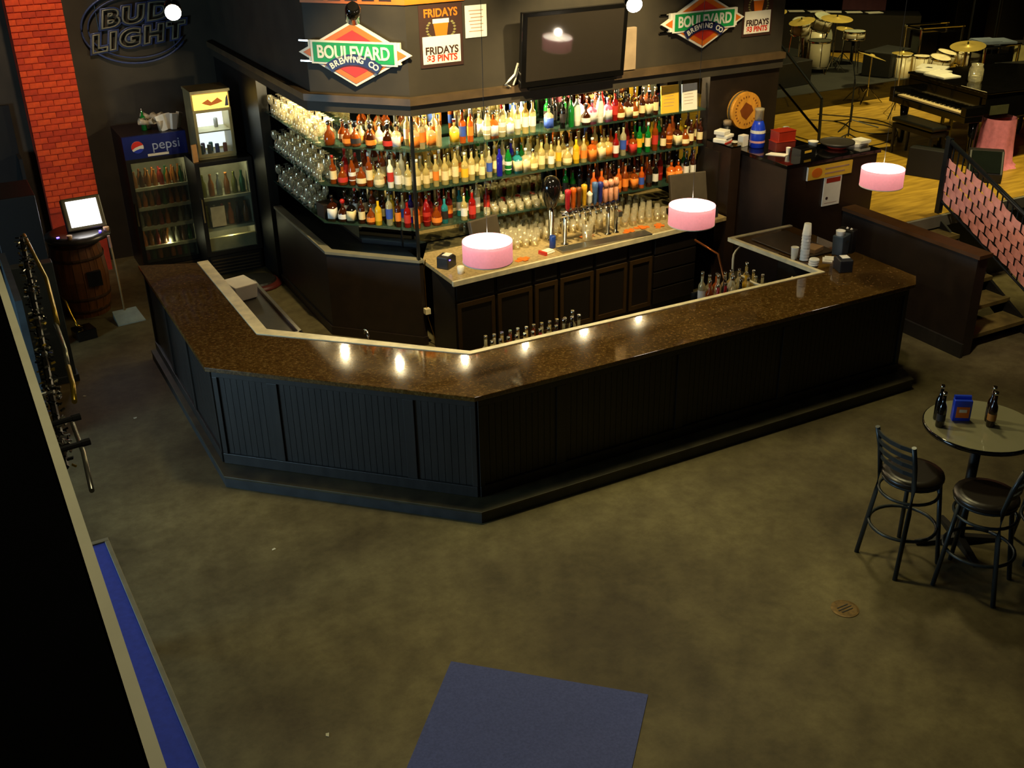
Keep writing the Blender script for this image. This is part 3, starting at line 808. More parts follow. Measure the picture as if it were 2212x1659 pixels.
hz = [((7.35, 8.66, .62), (7.38, 8.72, .95), (7.60, 8.80, 1.02)), ((7.30, 8.60, .62), (7.20, 8.35, .86), (7.12, 8.05, .88), (7.25, 7.85, .86), (7.45, 7.78, .92)), ((7.32, 8.58, .62), (7.24, 8.3, .82), (7.28, 8.0, .80), (7.42, 7.88, .84), (7.5, 7.9, .93))]
for k, p in enumerate(hz):
    pts = []
    for i in range(len(p)-1):
        for q in range(5): pts.append(Vector(p[i]).lerp(Vector(p[i+1]), q/5))
    pts.append(Vector(p[-1]))
    pts = [pts[0]] + [(pts[i-1]+pts[i]*2+pts[i+1])/4 for i in range(1, len(pts)-1)] + [pts[-1]]
    o = obj('soda_hose', MB().tube(pts, 0.013, 6), hose, smooth=True)
    tag(o, ['cream soda hose climbing to the far white edge of the bar', 'cream soda hose looping widest over the ice bin', 'cream soda hose on the inner loop over the ice bin'][k], 'hose')
o = obj('copper_pipe', MB().tube([(7.30, 9.30, .95), (7.36, 8.95, .88), (7.36, 8.8, .60), (7.36, 8.78, 0.35)], 0.014, 8), mat('copper', 'a8602c', 0.3, metal=.8), smooth=True)
tag(o, 'bent copper pipe behind the ice bin at the right inner corner', 'pipe')
t = thing('small_faucet', 'small chrome faucet behind the angled inner edge of the bar', 'faucet', (3.05, 8.5, 0))
obj('pipe', MB().tube([(0, 0, .57), (0, 0, 1.0), (0, .03, 1.06), (0, .09, 1.06), (0, .11, 1.02)], .012, 8), chrome, t, smooth=True)

# things on the right leg of the counter
o = obj('service_mat', MB().prism([(7.60, 8.70), (8.12, 8.74), (8.10, 7.95), (7.64, 7.95)], 1.078, 1.09), mat('brown_rubber', '3a2c1c', 0.5, var=0.2, scale=12), bevel=0.004)
tag(o, 'brown rubber service mat on the right leg of the bar', 'mat')
cup_me = mesh_of('paper_cup', MB().lathe([(.026, 0), (.034, .095), (.036, .10), (.031, .10), (.024, .008)], 16), True); cup_me.materials.append(white)
for k in range(9):
    o = obj('paper_cup', cup_me, white, None, (7.66, 7.93, 1.078+.12+k*.034)); o.rotation_euler = (PI, 0, 0); o.scale = (1.35, 1.35, 1.2)
    if k == 0: lab = 'white paper cup at the foot of the tall stack'
    elif k == 8: lab = 'white paper cup topmost of the tall stack'
    else: lab = 'white paper cup, %s from the bottom of the tall stack' % ordinal(k)
    tag(o, lab, 'cup', 'stacked white cups on the bar')
o = obj('paper_cup', cup_me, white, None, (7.585, 8.0, 1.078)); o.scale = (1.15, 1.15, 1.3)
tag(o, 'single white cup upright just left of the tall stack', 'cup')
for k in range(3):
    o = obj('cup_lid', MB().lathe([(.05, 0), (.054, .006), (.048, .02), (.042, .022)], 20), white, None, (7.63+k*.004, 7.76, 1.079+k*.023), smooth=True)  # white cup lids piled beside the cups
    tag(o, ['lowest white cup lid in the pile beside the cup stack', 'middle white cup lid in the pile beside the cup stack', 'top white cup lid in the pile beside the cup stack'][k], 'bowl', 'white cup lids on the bar')
o = obj('napkin_packet', MB().box(-.09, -.07, 0, .09, .07, .05), mat('tan_paper', '9a7850', 0.7), None, (7.90, 8.06, 1.09), 0.3, bevel=0.006)
tag(o, 'tan paper packet lying on the brown mat', 'packet')
printer((7.80, 7.52, 1.07), 1.2, 'squat black receipt printer with a blue light on the granite top')
o = obj('paper_slips', MB().box(-.07, -.05, 0, .07, .05, .012).box(-.03, -.06, .012, .09, .03, .02), paper, None, (7.86, 7.80, 1.07), 0.8)
tag(o, 'loose cream paper slips behind the black receipt printer', 'paper')
t = thing('condiment_caddy', 'grey and black caddy standing at the right edge of the bar', 'caddy', (8.16, 7.90, 1.07), 0.35)
obj('grey_bin', MB().prism([(-.07, 0), (.07, 0), (.09, .22), (-.09, .22)], -.06, .06, Matrix.Translation((-.06, 0, 0)) @ Matrix.Rotation(R(90), 4, 'X')), mat('slate_plastic', '3c4448', 0.4), t, bevel=0.008)
obj('black_holder', MB().box(.02, -.09, 0, .12, .09, .25), black, t, bevel=0.01)
obj('clasp', MB().box(-.09, -.075, .15, -.05, -.068, .165), chrome, t)
o = obj('paper_cup', cup_me, white, None, (8.07, 7.87, 1.20)); o.scale = (1.4, 1.4, 1.4)
tag(o, 'white paper cup sticking out of the grey caddy', 'cup')
o = obj('straw_bundle', MB().bar((8.16, 7.92, 1.2), (8.24, 7.88, 1.33), .012).bar((8.14, 7.94, 1.2), (8.23, 7.93, 1.33), .012), white)
tag(o, 'white straws leaning in the black holder of the caddy', 'straw')

# ------------------------------------------------------------------ pink pendant lamps
shade_mat = mat('pink_lamp_shade', 'f6b2ca', 0.8, var=0.04, scale=50, translucent=0.5)
shade_in = mat('white_shade_lining', 'fff4e4', 0.9, var=0.01, translucent=0.5)
bulbglow = mat('lamp_bulb', 'fff2dc', 0.4, emit=40, emit_color='fff2dc')
diffglow = mat('glowing_diffuser', 'fff2e2', 0.6, emit=4.5, emit_color='fff4ea')
def pendant(x, y, z, label):
    t = thing('pendant_lamp', label, 'lamp', (x, y, z), 0, 'pink drum lamps over the bar')
    r = 0.20; h = 0.17
    obj('shade', MB().lathe([(r, 0), (r, h)], 40, cap=False), shade_mat, t, smooth=True)
    obj('lining', MB().lathe([(r-.003, .002), (r-.003, h-.002)], 40, cap=False), shade_in, t, smooth=True)
    obj('rim', MB().lathe([(r-.004, -.001), (r+.002, -.001), (r+.002, .006), (r-.004, .006)], 40, cap=False), white, t, label='pale lower rim')
    obj('diffuser', MB().lathe([(r-.004, .148), (r-.004, .153)], 40), diffglow, t, label='glowing white disc inside the shade')
    obj('bulb', MB().sphere((0, 0, .06), .03), bulbglow, t, smooth=True)
    obj('frame', MB().bar((-r+.004, 0, h-.01), (r-.004, 0, h-.01), .0025).bar((0, -r+.004, h-.01), (0, r-.004, h-.01), .0025), white, t)
    obj('cord', MB().bar((0, 0, .13), (0, 0, 7.0-z), .002, n=5), black, t)
    lamp('pendant_bulb_light', 'POINT', (x, y, z+.235), (1.0, 0.82, 0.60), 15, size=0.04)
    lamp('pendant_bulb_light', 'POINT', (x, y, z+.06), (1.0, 0.86, 0.74), 16, size=0.03)
    return t
pendant(3.66, 7.28, 2.02, 'pink drum pendant lamp over the bar corner, leftmost of the three')
pendant(5.60, 7.20, 2.02, 'pink drum pendant lamp over the long side of the bar, middle of the three')
pendant(7.83, 7.20, 2.02, 'pink drum pendant lamp near the stage, rightmost of the three')

# track spot heads hanging in view
spotglow = mat('spot_lens', 'fff0d0', 0.4, emit=30, emit_color='fff0d4')
def spot_head(loc, aim, label, energy, lit=True):
    t = thing('track_spot', label, 'spotlight', loc)
    d = (Vector(aim)-Vector(loc)).normalized()
    q = d.to_track_quat('Z', 'Y').to_matrix().to_4x4()
    obj('lamp_can', MB().lathe([(.045, -.17), (.070, -.11), (.075, .06)], 16, M=q), glossblack, t, smooth=True)
    obj('lens', MB().lathe([(.069, .061), (.069, .068)], 16, M=q), spotglow if lit else chrome, t)
    obj('yoke', MB().bar((0, 0, .02), (0, 0, .16), .008).bar((-.05, 0, .02), (.05, 0, .02), .007), black, t)
    obj('hanging_rod', MB().bar((0, 0, .16), (0, 0, 7.0-loc[2]), .010, n=6), black, t)
    if lit: lamp('track_spot_beam', 'SPOT', tuple(Vector(loc)+d*.09), WARM, energy, aim, 0.05, 70, 0.7)
spot_head((2.10, 10.20, 3.73), (1.0, 5.5, 2.6), 'lit track spot in front of the neon sign on the left wall', 25)
spot_head((3.58, 9.69, 3.63), (3.9, 10.6, 3.0), 'dark track spot just above the left diamond sign', 0, False)
spot_head((5.60, 8.20, 3.75), (4.4, 5.0, 2.4), 'lit track spot above the wall television', 60)

# ------------------------------------------------------------------ signs on the soffit
SW = 10.165     # soffit face
def wall_frame(name, label, cat, x, y, z, yaw=0.0, group=None):
    t = thing(name, label, cat, (x, y, z), yaw, group)
    return t
RX = Matrix.Rotation(R(90), 4, 'X')       # local xy shape -> standing, facing -Y; z of the prism = towards viewer
def boulevard(x, y, z, yaw, label, s=1.0):
    t = wall_frame('brewery_sign', label, 'sign', x, y, z, yaw)
    S = Matrix.Scale(s, 4)
    M_ = RX
    dia = [(-.58, .0), (0, .30), (.58, 0), (0, -.30)]
    def sc(p, k): return [(a*k*s, b*k*s) for a, b in p]
    obj('backing', MB().prism(sc(dia, 1.06), .02, .05, M_).prism([(-.50*s, -.09*s), (.50*s, -.09*s), (.50*s, .12*s), (-.50*s, .12*s)], .02, .055, M_), paper, t)
    obj('orange_diamond', MB().prism(sc(dia, .97), .05, .056, M_), orange, t)
    obj('red_diamond', MB().prism(sc(dia, .76), .056, .060, M_), redp, t)
    obj('white_band', MB().prism([(-.47*s, -.105*s), (.47*s, -.105*s), (.47*s, .125*s), (-.47*s, .125*s)], .06, .066, M_), paper, t)
    obj('green_band', MB().prism([(-.44*s, -.085*s), (.44*s, -.085*s), (.44*s, .105*s), (-.44*s, .105*s)], .066, .072, M_), greenp, t)
    text('lettering', 'BOULEVARD', .175*s, paper, t, (0, -.075, .008*s), (R(90), 0, 0), 0.003, bold=.004, xs=.80)
    # arched navy ribbon with its letters
    n = 14; ro, ri, cz = .50, .40, -.50
    pts_o = []; pts_i = []
    for i in range(n+1):
        a = R(90+38-76*i/n)
        pts_o.append((ro*math.cos(a)*s, (cz+ro*math.sin(a))*s)); pts_i.append((ri*math.cos(a)*s, (cz+ri*math.sin(a))*s))
    mb = MB()
    for i in range(n):
        mb.prism([pts_o[i], pts_o[i+1], pts_i[i+1], pts_i[i]], .0605, .078, M_)
    mb2 = MB()
    for i in (0, n-1):
        mb2.prism([(p[0], p[1]-.02*s) for p in (pts_o[i], pts_o[i+1], pts_i[i+1], pts_i[i])], .045, .074, M_)
    obj('ribbon', mb, navy, t)
    word = 'BREWING CO'
    for i, ch in enumerate(word):
        if ch == ' ': continue
        a = R(90+32-64*i/(len(word)-1))
        text('letter', ch, .082*s, paper, t, ((ro-.052)*math.cos(a)*s, -.0785, (cz+(ro-.052)*math.sin(a))*s), (R(90), -(a-PI/2), 0), 0.002, bold=.002)
    obj('bracket', MB().box(-.62*s, -.02, .10*s, -.45*s, 0, .115*s).box(-.62*s, -.02, -.10*s, -.45*s, 0, -.085*s), chrome, t)
    return t
YC = math.atan2(C2[1]-C1[1], C2[0]-C1[0])
boulevard(3.905-.0, 10.565, 3.14, YC, 'diamond shaped brewery sign with green band on the angled wall above the shelves', 1.0)
boulevard(7.87, 10.16, 3.18, 0, 'diamond shaped brewery sign with green band right of the television', 0.93)

def poster(x, z, w, h, label, full=True):
    t = wall_frame('beer_poster', label, 'poster', x, SW, z)
    obj('sheet', MB().box(-w/2, -.006, -h/2, w/2, 0, h/2), brownp, t)
    obj('cream_panel', MB().box(-w*.44, -.009, -h*.44, w*.44, -.006, 0.0), paper, t)
    text('lettering', 'FRIDAYS', w*.215, brownp, t, (0, -.010, -h*.235), (R(90), 0, 0), .001, bold=.003, xs=.95)
    text('lettering', '$3 PINTS', w*.19, redp, t, (0, -.010, -h*.36), (R(90), 0, 0), .001, bold=.003, xs=.95)
    text('lettering', 'FRIDAYS', w*.23, orange, t, (0, -.008, h*.36), (R(90), 0, 0), .001, bold=.003, xs=.9)
    g = obj('beer_glass_print', MB().add([(-w*.13, -.008, h*.0), (w*.13, -.008, h*.0), (w*.18, -.008, h*.22), (-w*.18, -.008, h*.22)], [(0, 1, 2, 3)]), orange, t)
    obj('foam_print', MB().add([(-w*.19, -.0085, h*.20), (w*.19, -.0085, h*.20), (w*.19, -.0085, h*.27), (-w*.19, -.0085, h*.27)], [(0, 1, 2, 3)]), paper, g)
    for sx in (-1, 1):
        mb = MB()
        for k in range(6):
            a = R(-60+k*24)
            c = (sx*(w*.20+w*.12*math.cos(a)), h*.11+h*.12*math.sin(a))
            mb.add([(c[0]-w*.04, -.008, c[1]), (c[0], -.008, c[1]-h*.02), (c[0]+w*.04, -.008, c[1]), (c[0], -.008, c[1]+h*.02)], [(0, 1, 2, 3)])
        obj('wreath_print', mb, mat('wreath_olive', '8a8450', 0.6), t)
    return t
poster(4.66, 3.295, .47, .60, 'brown Fridays pint poster on the soffit right of the angled sign')
poster(8.68, 3.22, .43, .56, 'brown Fridays pint poster at the right end of the soffit')
o = obj('notice_sheet', MB().box(-.12, -.005, -.155, .12, 0, .155), paper, None, (5.05, SW, 3.40))
tag(o, 'white printed notice beside the left pint poster', 'notice')
inkmat = mat('faint_ink', 'b08870', 0.8)
mb = MB()
for k in range(7): mb.box(-.08+.01*(k % 3), -.0065, .10-k*.033, .08-.015*(k % 2), -.005, .108-k*.033)
obj('print_lines', mb, inkmat, o)
# orange banner along the top
ban = thing('orange_banner', 'orange banner running round the soffit at the top edge of the picture', 'banner', (4.29, 10.165, 3.74))
bp = offset_path([C1, C2, (4.90, 10.17)], -0.008)
obj('cloth', MB().prism(rel(strip([(3.50+.02, 10.99), C2, (4.92, 10.17)], -0.020, -0.012), (4.29, 10.165)), -.13, .16), orange, ban)
mb = MB()
for k in range(5):
    a = k*.2
    M_ = Matrix.Translation((3.60-4.29+a*.70*.9, 10.87-10.165-a*.72*.9, 0)) @ Matrix.Rotation(YC, 4, 'Z')
    mb.box(.0, -.012, -.10, .13, -.008, .10, M_)
obj('dark_print', mb, brownp, ban)

# television
tv = wall_frame('wall_television', 'black flat television on the soffit above the bottle shelves', 'television', 6.12, 10.165, 3.09)
TM = Matrix.Translation((0, -.14, 0)) @ Matrix.Rotation(R(1.6), 4, 'Z') @ Matrix.Rotation(R(4.6), 4, 'X')
obj('housing', MB().box(-.65, -.03, -.38, .65, .03, .38, TM), glossblack, tv, bevel=0.008)
obj('screen', MB().box(-.595, -.034, -.315, .595, -.03, .335, TM), screenblk, tv)
obj('stand_bar', MB().box(-.55, -.045, -.41, .55, .02, -.385, TM), glossblack, tv, bevel=0.004)
obj('badge', MB().box(-.05, -.048, -.40, .04, -.045, -.392, TM), chrome, tv)
obj('wall_bracket', MB().box(-.2, -.11, -.2, .2, 0, .2), black, tv)
o = obj('television_cable', MB().tube([(5.50, 10.12, 2.95), (5.44, 10.08, 2.85), (5.36, 10.06, 2.80), (5.32, 10.06, 2.76), (5.38, 10.07, 2.73)], .012, 6).tube([(5.50, 10.12, 2.90), (5.46, 10.1, 2.80), (5.42, 10.08, 2.74)], .01, 6), white, smooth=True)
tag(o, 'white cable looping off the left side of the television', 'cable')
o = obj('beige_wall_speaker', MB().box(-.085, -.05, -.225, .085, 0, .225), mat('beige_plastic', '9a8468', 0.6), None, (6.89, SW, 2.965), bevel=0.006)
tag(o, 'narrow beige box on the wall right of the television', 'speaker')

# barrel head sign
pq = wall_frame('barrel_head_sign', 'round golden oak barrel head sign on the wall right of the shelves', 'sign', 8.55, 10.165, 2.11)
oak = mat('golden_oak', 'e8a038', 0.5, var=0.2, scale=5, stretch=(6, 1, 1))
obj('barrel_head', MB().lathe([(.215, 0), (.215, .10), (.20, .10)], 36, M=RX), oak, pq)
obj('hoop', MB().lathe([(.221, .03), (.221, .055)], 36, M=RX, cap=False), mat('grey_hoop', '8a8264', 0.4, metal=.5), pq)
obj('emblem', MB().prism([(-.10, .01), (-.02, .10), (.07, .05), (.10, -.01), (.0, -.11), (-.07, -.06)], .10, .103, RX), mat('burnt_brand', '8a4410', 0.6), pq)
mb = MB()
for k in range(26):
    a = 2*PI*k/26
    if 60 < math.degrees(a) % 180 < 75: continue
    M_ = RX @ Matrix.Rotation(a, 4, 'Z')
    mb.box(.150, -.008, .10, .172, .008, .102, M_)
obj('ring_of_marks', mb, mat('burnt_brand2', '9a5a1c', 0.6), pq)

# menus and tissues at the right end of the shelves
for k, (x, w, h, mt, lab) in enumerate(((7.56, .24, .31, yellowp, 'yellow menu sheet standing on the top shelf'), (7.84, .21, .30, paper, 'white notice standing on the top shelf at its right end'))):
    o = obj('menu_card', MB().box(-w/2, -.004, 0, w/2, .004, h), mt, None, (x, 10.24, 2.17), -0.05); o.rotation_euler = (R(-6), 0, -0.05)
    tag(o, lab, 'sign')
    mb = MB()
    for q in range(5): mb.box(-w*.36, -.0055, h*(.25+q*.12), w*(.2+.03*(q % 3)), -.004, h*(.265+q*.12))
    obj('print_lines', mb, inkmat, o)
# ------------------------------------------------------------------ service box beside the stage
sb = thing('service_booth', 'tall dark box booth between the bar and the stage with clutter on top', 'booth', (8.22, 8.92, 0))
boothm = mat('booth_brown', '2c1c10', 0.45, var=0.25, scale=4)
obj('body', MB().prism([(.01, .01), (1.36, .01), (1.36, .50), (.85, .50), (.85, 1.24), (.01, 1.24)], 0, 1.72), boothm, sb)
obj('top', MB().prism([(-.02, -.02), (1.39, -.02), (1.39, .53), (.86, .53), (.86, 1.245), (-.02, 1.245)], 1.72, 1.765), glossblack, sb, bevel=0.005)
obj('corner_trim', MB().box(0, 0, 0, .04, .01, 1.72), black, sb)
o = obj('end_cabinet', MB().box(0, 0, 0, .14, .46, 1.80), boothm, None, (8.07, 9.68, 0))
o.location = (8.06, 9.70, 0); 
obj('top', MB().box(-.0, -.0, 1.80, .14, .46, 1.82), glossblack, o)
tag(o, 'dark end cabinet closing the shelves beside the booth', 'cabinet')
BT = 1.765
sg = thing('yellow_sign', 'yellow horizontal sign with an oval emblem on the booth front', 'sign', (8.83, 8.925, 1.545), 0)
sg.location = (8.85, 8.925, 1.62)
obj('board', MB().box(-.33, -.022, -.075, .33, 0, .075), yellowp, sg)
obj('side_edge', MB().box(-.335, -.024, -.077, -.33, 0, .077), white, sg)
obj('emblem', MB().lathe([(.055, 0), (.055, .003)], 20, M=Matrix.Translation((-.20, -.022, 0)) @ RX @ Matrix.Scale(1.4, 4, (1, 0, 0))), orange, sg)
mb = MB()
for k, w in enumerate((.36, .30)): mb.box(-.08, -.024, .02-k*.055, -.08+w, -.022, .035-k*.055)
obj('print_lines', mb, inkmat, sg)
sg = thing('white_flyer', 'white flyer with a red heading hanging below the yellow sign', 'flyer', (8.92, 8.925, 1.37))
obj('sheet', MB().box(-.13, -.012, -.17, .13, 0, .17), paper, sg)
obj('heading', MB().box(-.10, -.014, .10, .11, -.012, .155), redpl, sg)
obj('dot', MB().lathe([(.018, 0), (.018, .002)], 12, M=Matrix.Translation((-.07, -.012, -.08)) @ RX), brownp, sg)
mb = MB()
mb.box(-.10, -.0135, -.14, .09, -.012, -.135)
obj('print_lines', mb, inkmat, sg)
# clutter on the booth
t = thing('blue_jug', 'tall bottle with blue wrapping standing on the booth near the round sign', 'bottle', (8.45, 9.72, BT))
obj('body', MB().lathe([(.08, 0), (.088, .01), (.085, .20), (.07, .26), (.05, .31)], 18), bluep, t, smooth=True)
obj('neck', MB().lathe([(.05, .31), (.05, .42), (.055, .425), (.055, .45), (.03, .455)], 16), glassmat('hazy_clear', 'c8bfa0', .5), t, smooth=True)
obj('band', MB().lathe([(.089, .06), (.0885, .085)], 18, cap=False), mat('pink_band', 'e8a8a0', .6), t)
obj('label', MB().lathe([(.0875, .17), (.0862, .205)], 18, cap=False), paper, t)
for k, (x, y, z, w, h, lab) in enumerate(((8.60, 9.46, 0, .13, .11, 'dark red box at the bottom of the pair beside the blue bottle'), (8.62, 9.48, .112, .12, .11, 'brighter red box on top of the pair beside the blue bottle'))):
    o = obj('red_box', MB().box(-w, -.08, 0, w, .08, h), redpl if k else mat('maroon_box', '6e2418', .5), None, (x, y, BT+z), -0.15+.1*k, bevel=.005)
    tag(o, lab, 'box', 'red boxes on the booth')
    obj('lid', MB().box(-w-.003, -.083, h, w+.003, .083, h+.0 + .006), redpl, o)
o = obj('white_carton', MB().box(-.05, -.04, 0, .05, .04, .13), paper, None, (8.34, 9.84, BT), .2, bevel=.004)
tag(o, 'small white carton left of the blue bottle on the booth', 'carton')
o = obj('tissue_pile', MB().box(-.10, -.08, 0, .08, .08, .05).box(-.07, -.09, .05, .10, .06, .09).box(-.09, -.06, .09, .06, .08, .14), paper, None, (8.13, 9.95, 1.82), .4, bevel=.01)
tag(o, 'crumpled pile of white napkins at the right end of the glass shelves', 'napkins')
obj('red_trim', MB().box(-.102, -.083, -.0, .083, -.081, .015), redp, o)
for k, (x, y) in enumerate(((8.52, 10.05), (8.35, 10.02))):
    o = obj('small_plate', MB().lathe([(.03, 0), (.06, .008), (.065, .014), (.04, .010)], 18), white, None, (x, y, BT), smooth=True)
    tag(o, ['white saucer behind the blue bottle on the booth', 'white saucer left behind the white carton on the booth'][k], 'plate')
t = thing('cup_holder', 'dark cylindrical holder with a pale lid at the back of the booth', 'holder', (8.30, 10.10, BT))
obj('body', MB().lathe([(.04, 0), (.045, .20), (.04, .2)], 14), black, t, smooth=True)
obj('lid', MB().lathe([(.05, .2), (.05, .25), (.03, .26)], 14), mat('taupe_lid', '8a7458', .6), t, smooth=True)
o = obj('napkin_sheet', MB().prism([(-.12, -.05), (.10, -.06), (.13, .05), (-.08, .06)], 0, .006), paper, None, (8.42, 9.33, BT), -.9)
tag(o, 'flat white napkin at the left front edge of the booth', 'napkin')
o = obj('paper_cup', cup_me, white, None, (8.53, 9.27, BT)); o.scale = (.8, .8, .8)
tag(o, 'tiny white cup between napkin and black caddy on the booth', 'cup')
t = thing('black_caddy', 'black caddy with a yellow mark on the booth front corner', 'caddy', (8.66, 9.16, BT), 0.1)
obj('tray', MB().box(-.12, -.07, 0, .12, .07, .02).box(-.12, -.07, .02, -.11, .07, .09).box(.11, -.07, .02, .12, .07, .09).box(-.12, -.07, .02, .12, -.06, .09).box(-.12, .06, .02, .12, .07, .09), black, t)
obj('yellow_mark', MB().box(-.06, -.073, .04, .05, -.07, .065), yellowp, t)
o = obj('white_tub', MB().lathe([(.04, 0), (.06, .07), (.062, .075), (.05, .075), (.035, .01)], 16), white, None, (8.98, 9.36, BT), smooth=True)
tag(o, 'white tub left of the round black tray on the booth', 'tub')
t = thing('round_tray', 'round black tray standing on a red foot on the booth', 'tray', (9.20, 9.20, BT))
obj('foot', MB().lathe([(.10, 0), (.13, .03), (.10, .04)], 20), redpl, t, smooth=True)
obj('tray', MB().lathe([(.15, .035), (.20, .06), (.20, .08), (.19, .08), (.185, .07)], 30), mat('matt_grey_black', '38332a', .5), t, smooth=True)
o = obj('paper_stack', MB().prism([(-.20, -.03), (-.02, -.12), (.18, -.10), (.20, .02), (-.12, .12)], 0, .03).prism([(0, -.13), (.16, -.14), (.17, .02), (.02, .03)], .03, .06), paper, None, (9.46, 9.22, BT), 0.1)
tag(o, 'pile of white papers at the right end of the booth', 'papers')
t = thing('orange_cup_pair', 'small orange and grey cups at the back right of the booth', 'cup', (9.02, 9.98, BT))
obj('orange_cup', MB().lathe([(.03, 0), (.036, .09), (.032, .09), (.027, .01)], 14), orange, t, smooth=True)
obj('grey_cup', MB().lathe([(.032, 0), (.04, .10), (.035, .10), (.028, .01)], 14, c=(.09, .0, 0)), mat('pale_grey_cup', '98a090', .5), t, smooth=True)

# ------------------------------------------------------------------ drinks coolers at the back left
coolin = mat('cooler_interior', 'b8b49a', 0.5)
wire = mat('white_wire_shelf', 'c8c4a4', 0.4)
small_me = mesh_of('drink_bottle', MB().lathe([(.030, 0), (.032, .01), (.032, .12), (.014, .17), (.013, .20), (.015, .205), (.015, .22)], 10), True)
small_me.materials.append(black)
DK = [mat('drink_%s' % n, c, .3) for n, c in (('brown', '4a2a10'), ('olive', '6a6a20'), ('amber', '9a6020'), ('red', '8a2418'), ('green', '2a5a2a'), ('grey', '8a8a78'), ('orange', 'b86828'))]
DN = ['brown', 'olive', 'amber', 'red', 'green', 'grey', 'orange']
def cooler(name, label, x0, x1, y0, y1, zt_, header, side, doorz, shelves, fill_=True, sh=.27, emitc=0):
    t = thing(name, label, 'cooler', (x0, y0, 0))
    w = x1-x0; d = y1-y0; th = .04
    z0d, z1d = doorz
    obj('body', MB().box(0, 0.05, 0, th, d, zt_).box(w-th, 0.05, 0, w, d, zt_).box(th, d-.04, 0, w-th, d, zt_).box(th, .05, zt_-.04, w-th, d-.04, zt_).box(th, .05, 0, w-th, d-.04, z0d), side, t)
    obj('liner', MB().box(th, d-.06, z0d, w-th, d-.04, z1d).box(th, .08, z0d, th+.01, d-.06, z1d).box(w-th-.01, .08, z0d, w-th, d-.06, z1d), coolin, t)
    dr = obj('door', MB().box(0, 0, z0d-.02, .055, .05, z1d).box(w-.055, 0, z0d-.02, w, .05, z1d).box(.055, 0, z0d-.02, w-.055, .05, z0d+.03).box(.055, 0, z1d-.05, w-.055, .05, z1d), black, t)
    obj('glass', MB().box(.055, .02, z0d+.03, w-.055, .03, z1d-.05), glassmat('cooler_glass', 'b8c0b0', .05, rough=.03), dr)
    obj('handle', MB().box(.012, -.035, (z0d+z1d)/2-.15, .03, 0, (z0d+z1d)/2+.15), chrome, dr)
    if header:
        obj('header', MB().box(0, 0, z1d, w, .05, zt_), header, t)
    obj('grille', MB().box(.03, .01, .02, w-.03, .05, z0d-.03), black, t)
    g = MB()
    for k in range(5): g.box(.05, .0, .04+k*(z0d-.08)/5, w-.05, .012, .04+k*(z0d-.08)/5+.012)
    obj('grille_slats', g, mat('brown_grille', '4a3a22', .5), t)['kind'] = 'stuff'
    for z in shelves:
        obj('wire_shelf', MB().box(th+.01, .08, z-.012, w-th-.01, d-.07, z).box(th+.01, .06, z-.03, w-th-.01, .075, z+.01), wire, t)
    lamp('cooler_interior_fill', 'POINT', (x0+w/2, y0+.12, z1d-.08), (1.0, .92, .6), 3.0, size=.03)  # fill points added inside to brighten the bottles and shelves
    lamp('cooler_interior_fill', 'POINT', (x0+w/2, y0+.12, z0d+.25), (1.0, .92, .6), 1.6, size=.03)
    return t
pc = cooler('drinks_cooler', 'tall black drinks cooler with blue header showing a red white and blue ball', 2.04, 2.82, 14.05, 14.82, 1.80,
            mat('blue_header', '0f1f66', .4), mat('dark_red_black_side', '1c0c0c', .4), (.12, 1.52), [.34, .60, .86, 1.12], sh=.26)
lg = obj('logo', MB().lathe([(.075, 0), (.075, .006)], 24, M=Matrix.Translation((.17, 0, 1.665)) @ RX), paper, pc)
def sect(a0, a1, f):
    p = [(.075*math.cos(R(a)), .075*math.sin(R(a))) for a in range(a0, a1+1, 10)]
    return p
obj('logo_red', MB().prism(sect(20, 200, 0) + [(-.03, .0), (.02, .015)], .006, .008, Matrix.Translation((.17, 0, 1.665)) @ RX), mat('cola_red', 'e02c20', .5), lg)
obj('logo_blue', MB().prism(sect(220, 340, 0) + [(.03, -.02), (-.01, -.03)], .006, .008, Matrix.Translation((.17, 0, 1.665)) @ RX), mat('cola_blue', '2038b0', .5), lg)
text('lettering', 'pepsi', .17, mat('pale_blue_letter', 'a8b4d0', .5), pc, (.52, -.004, 1.665), (R(90), 0, 0), .002)
obj('price_strip', MB().box(.28, -.004, 1.535, .54, 0, 1.565), paper, pc)
ci = 0
for si, z in enumerate([.15, .34, .60, .86, 1.12, ]):
    for i in range(8):
        for j in range(2):
            c = random.randrange(7)
            if si == 0 and j: continue
            o = obj('drink_bottle', small_me, DK[c], None, (2.13+i*.083, 14.20+j*.12, z))
            o.scale = (1, 1, .95)
            tag(o, 'small %s bottle, %s from the left, %s row, %s shelf of the tall cooler' % (DN[c], ORD[i], ['front', 'back'][j], ['floor', 'lowest wire', 'second wire', 'third wire', 'top wire'][si]), 'bottle', 'bottles in the tall cooler')
c2 = cooler('drinks_cooler', 'lower black glass door cooler with a small lit cooler on top', 2.76, 3.48, 13.50, 14.04, 1.50, None, black, (.30, 1.50), [.62, 1.02], sh=.3)
obj('paper_sign', MB().box(.12, .016, .66, .30, .019, .92), mat('tan_sign', 'a89a70', .7), c2)
obj('white_base_panel', MB().box(.06, .05, .335, .66, .10, .50), mat('pale_base', 'c8bc90', .5), c2)
for si, z in enumerate((.63, 1.03)):
    for i in range(6):
        c = random.randrange(7)
        o = obj('drink_bottle', small_me, DK[c], None, (2.86+i*.10, 13.66, z)); o.scale = (1.2, 1.2, 1.25)
        tag(o, '%s bottle, %s from the left on the %s shelf of the lower cooler' % (DN[c], ORD[i], ['lower', 'upper'][si]), 'bottle', 'bottles in the lower cooler')
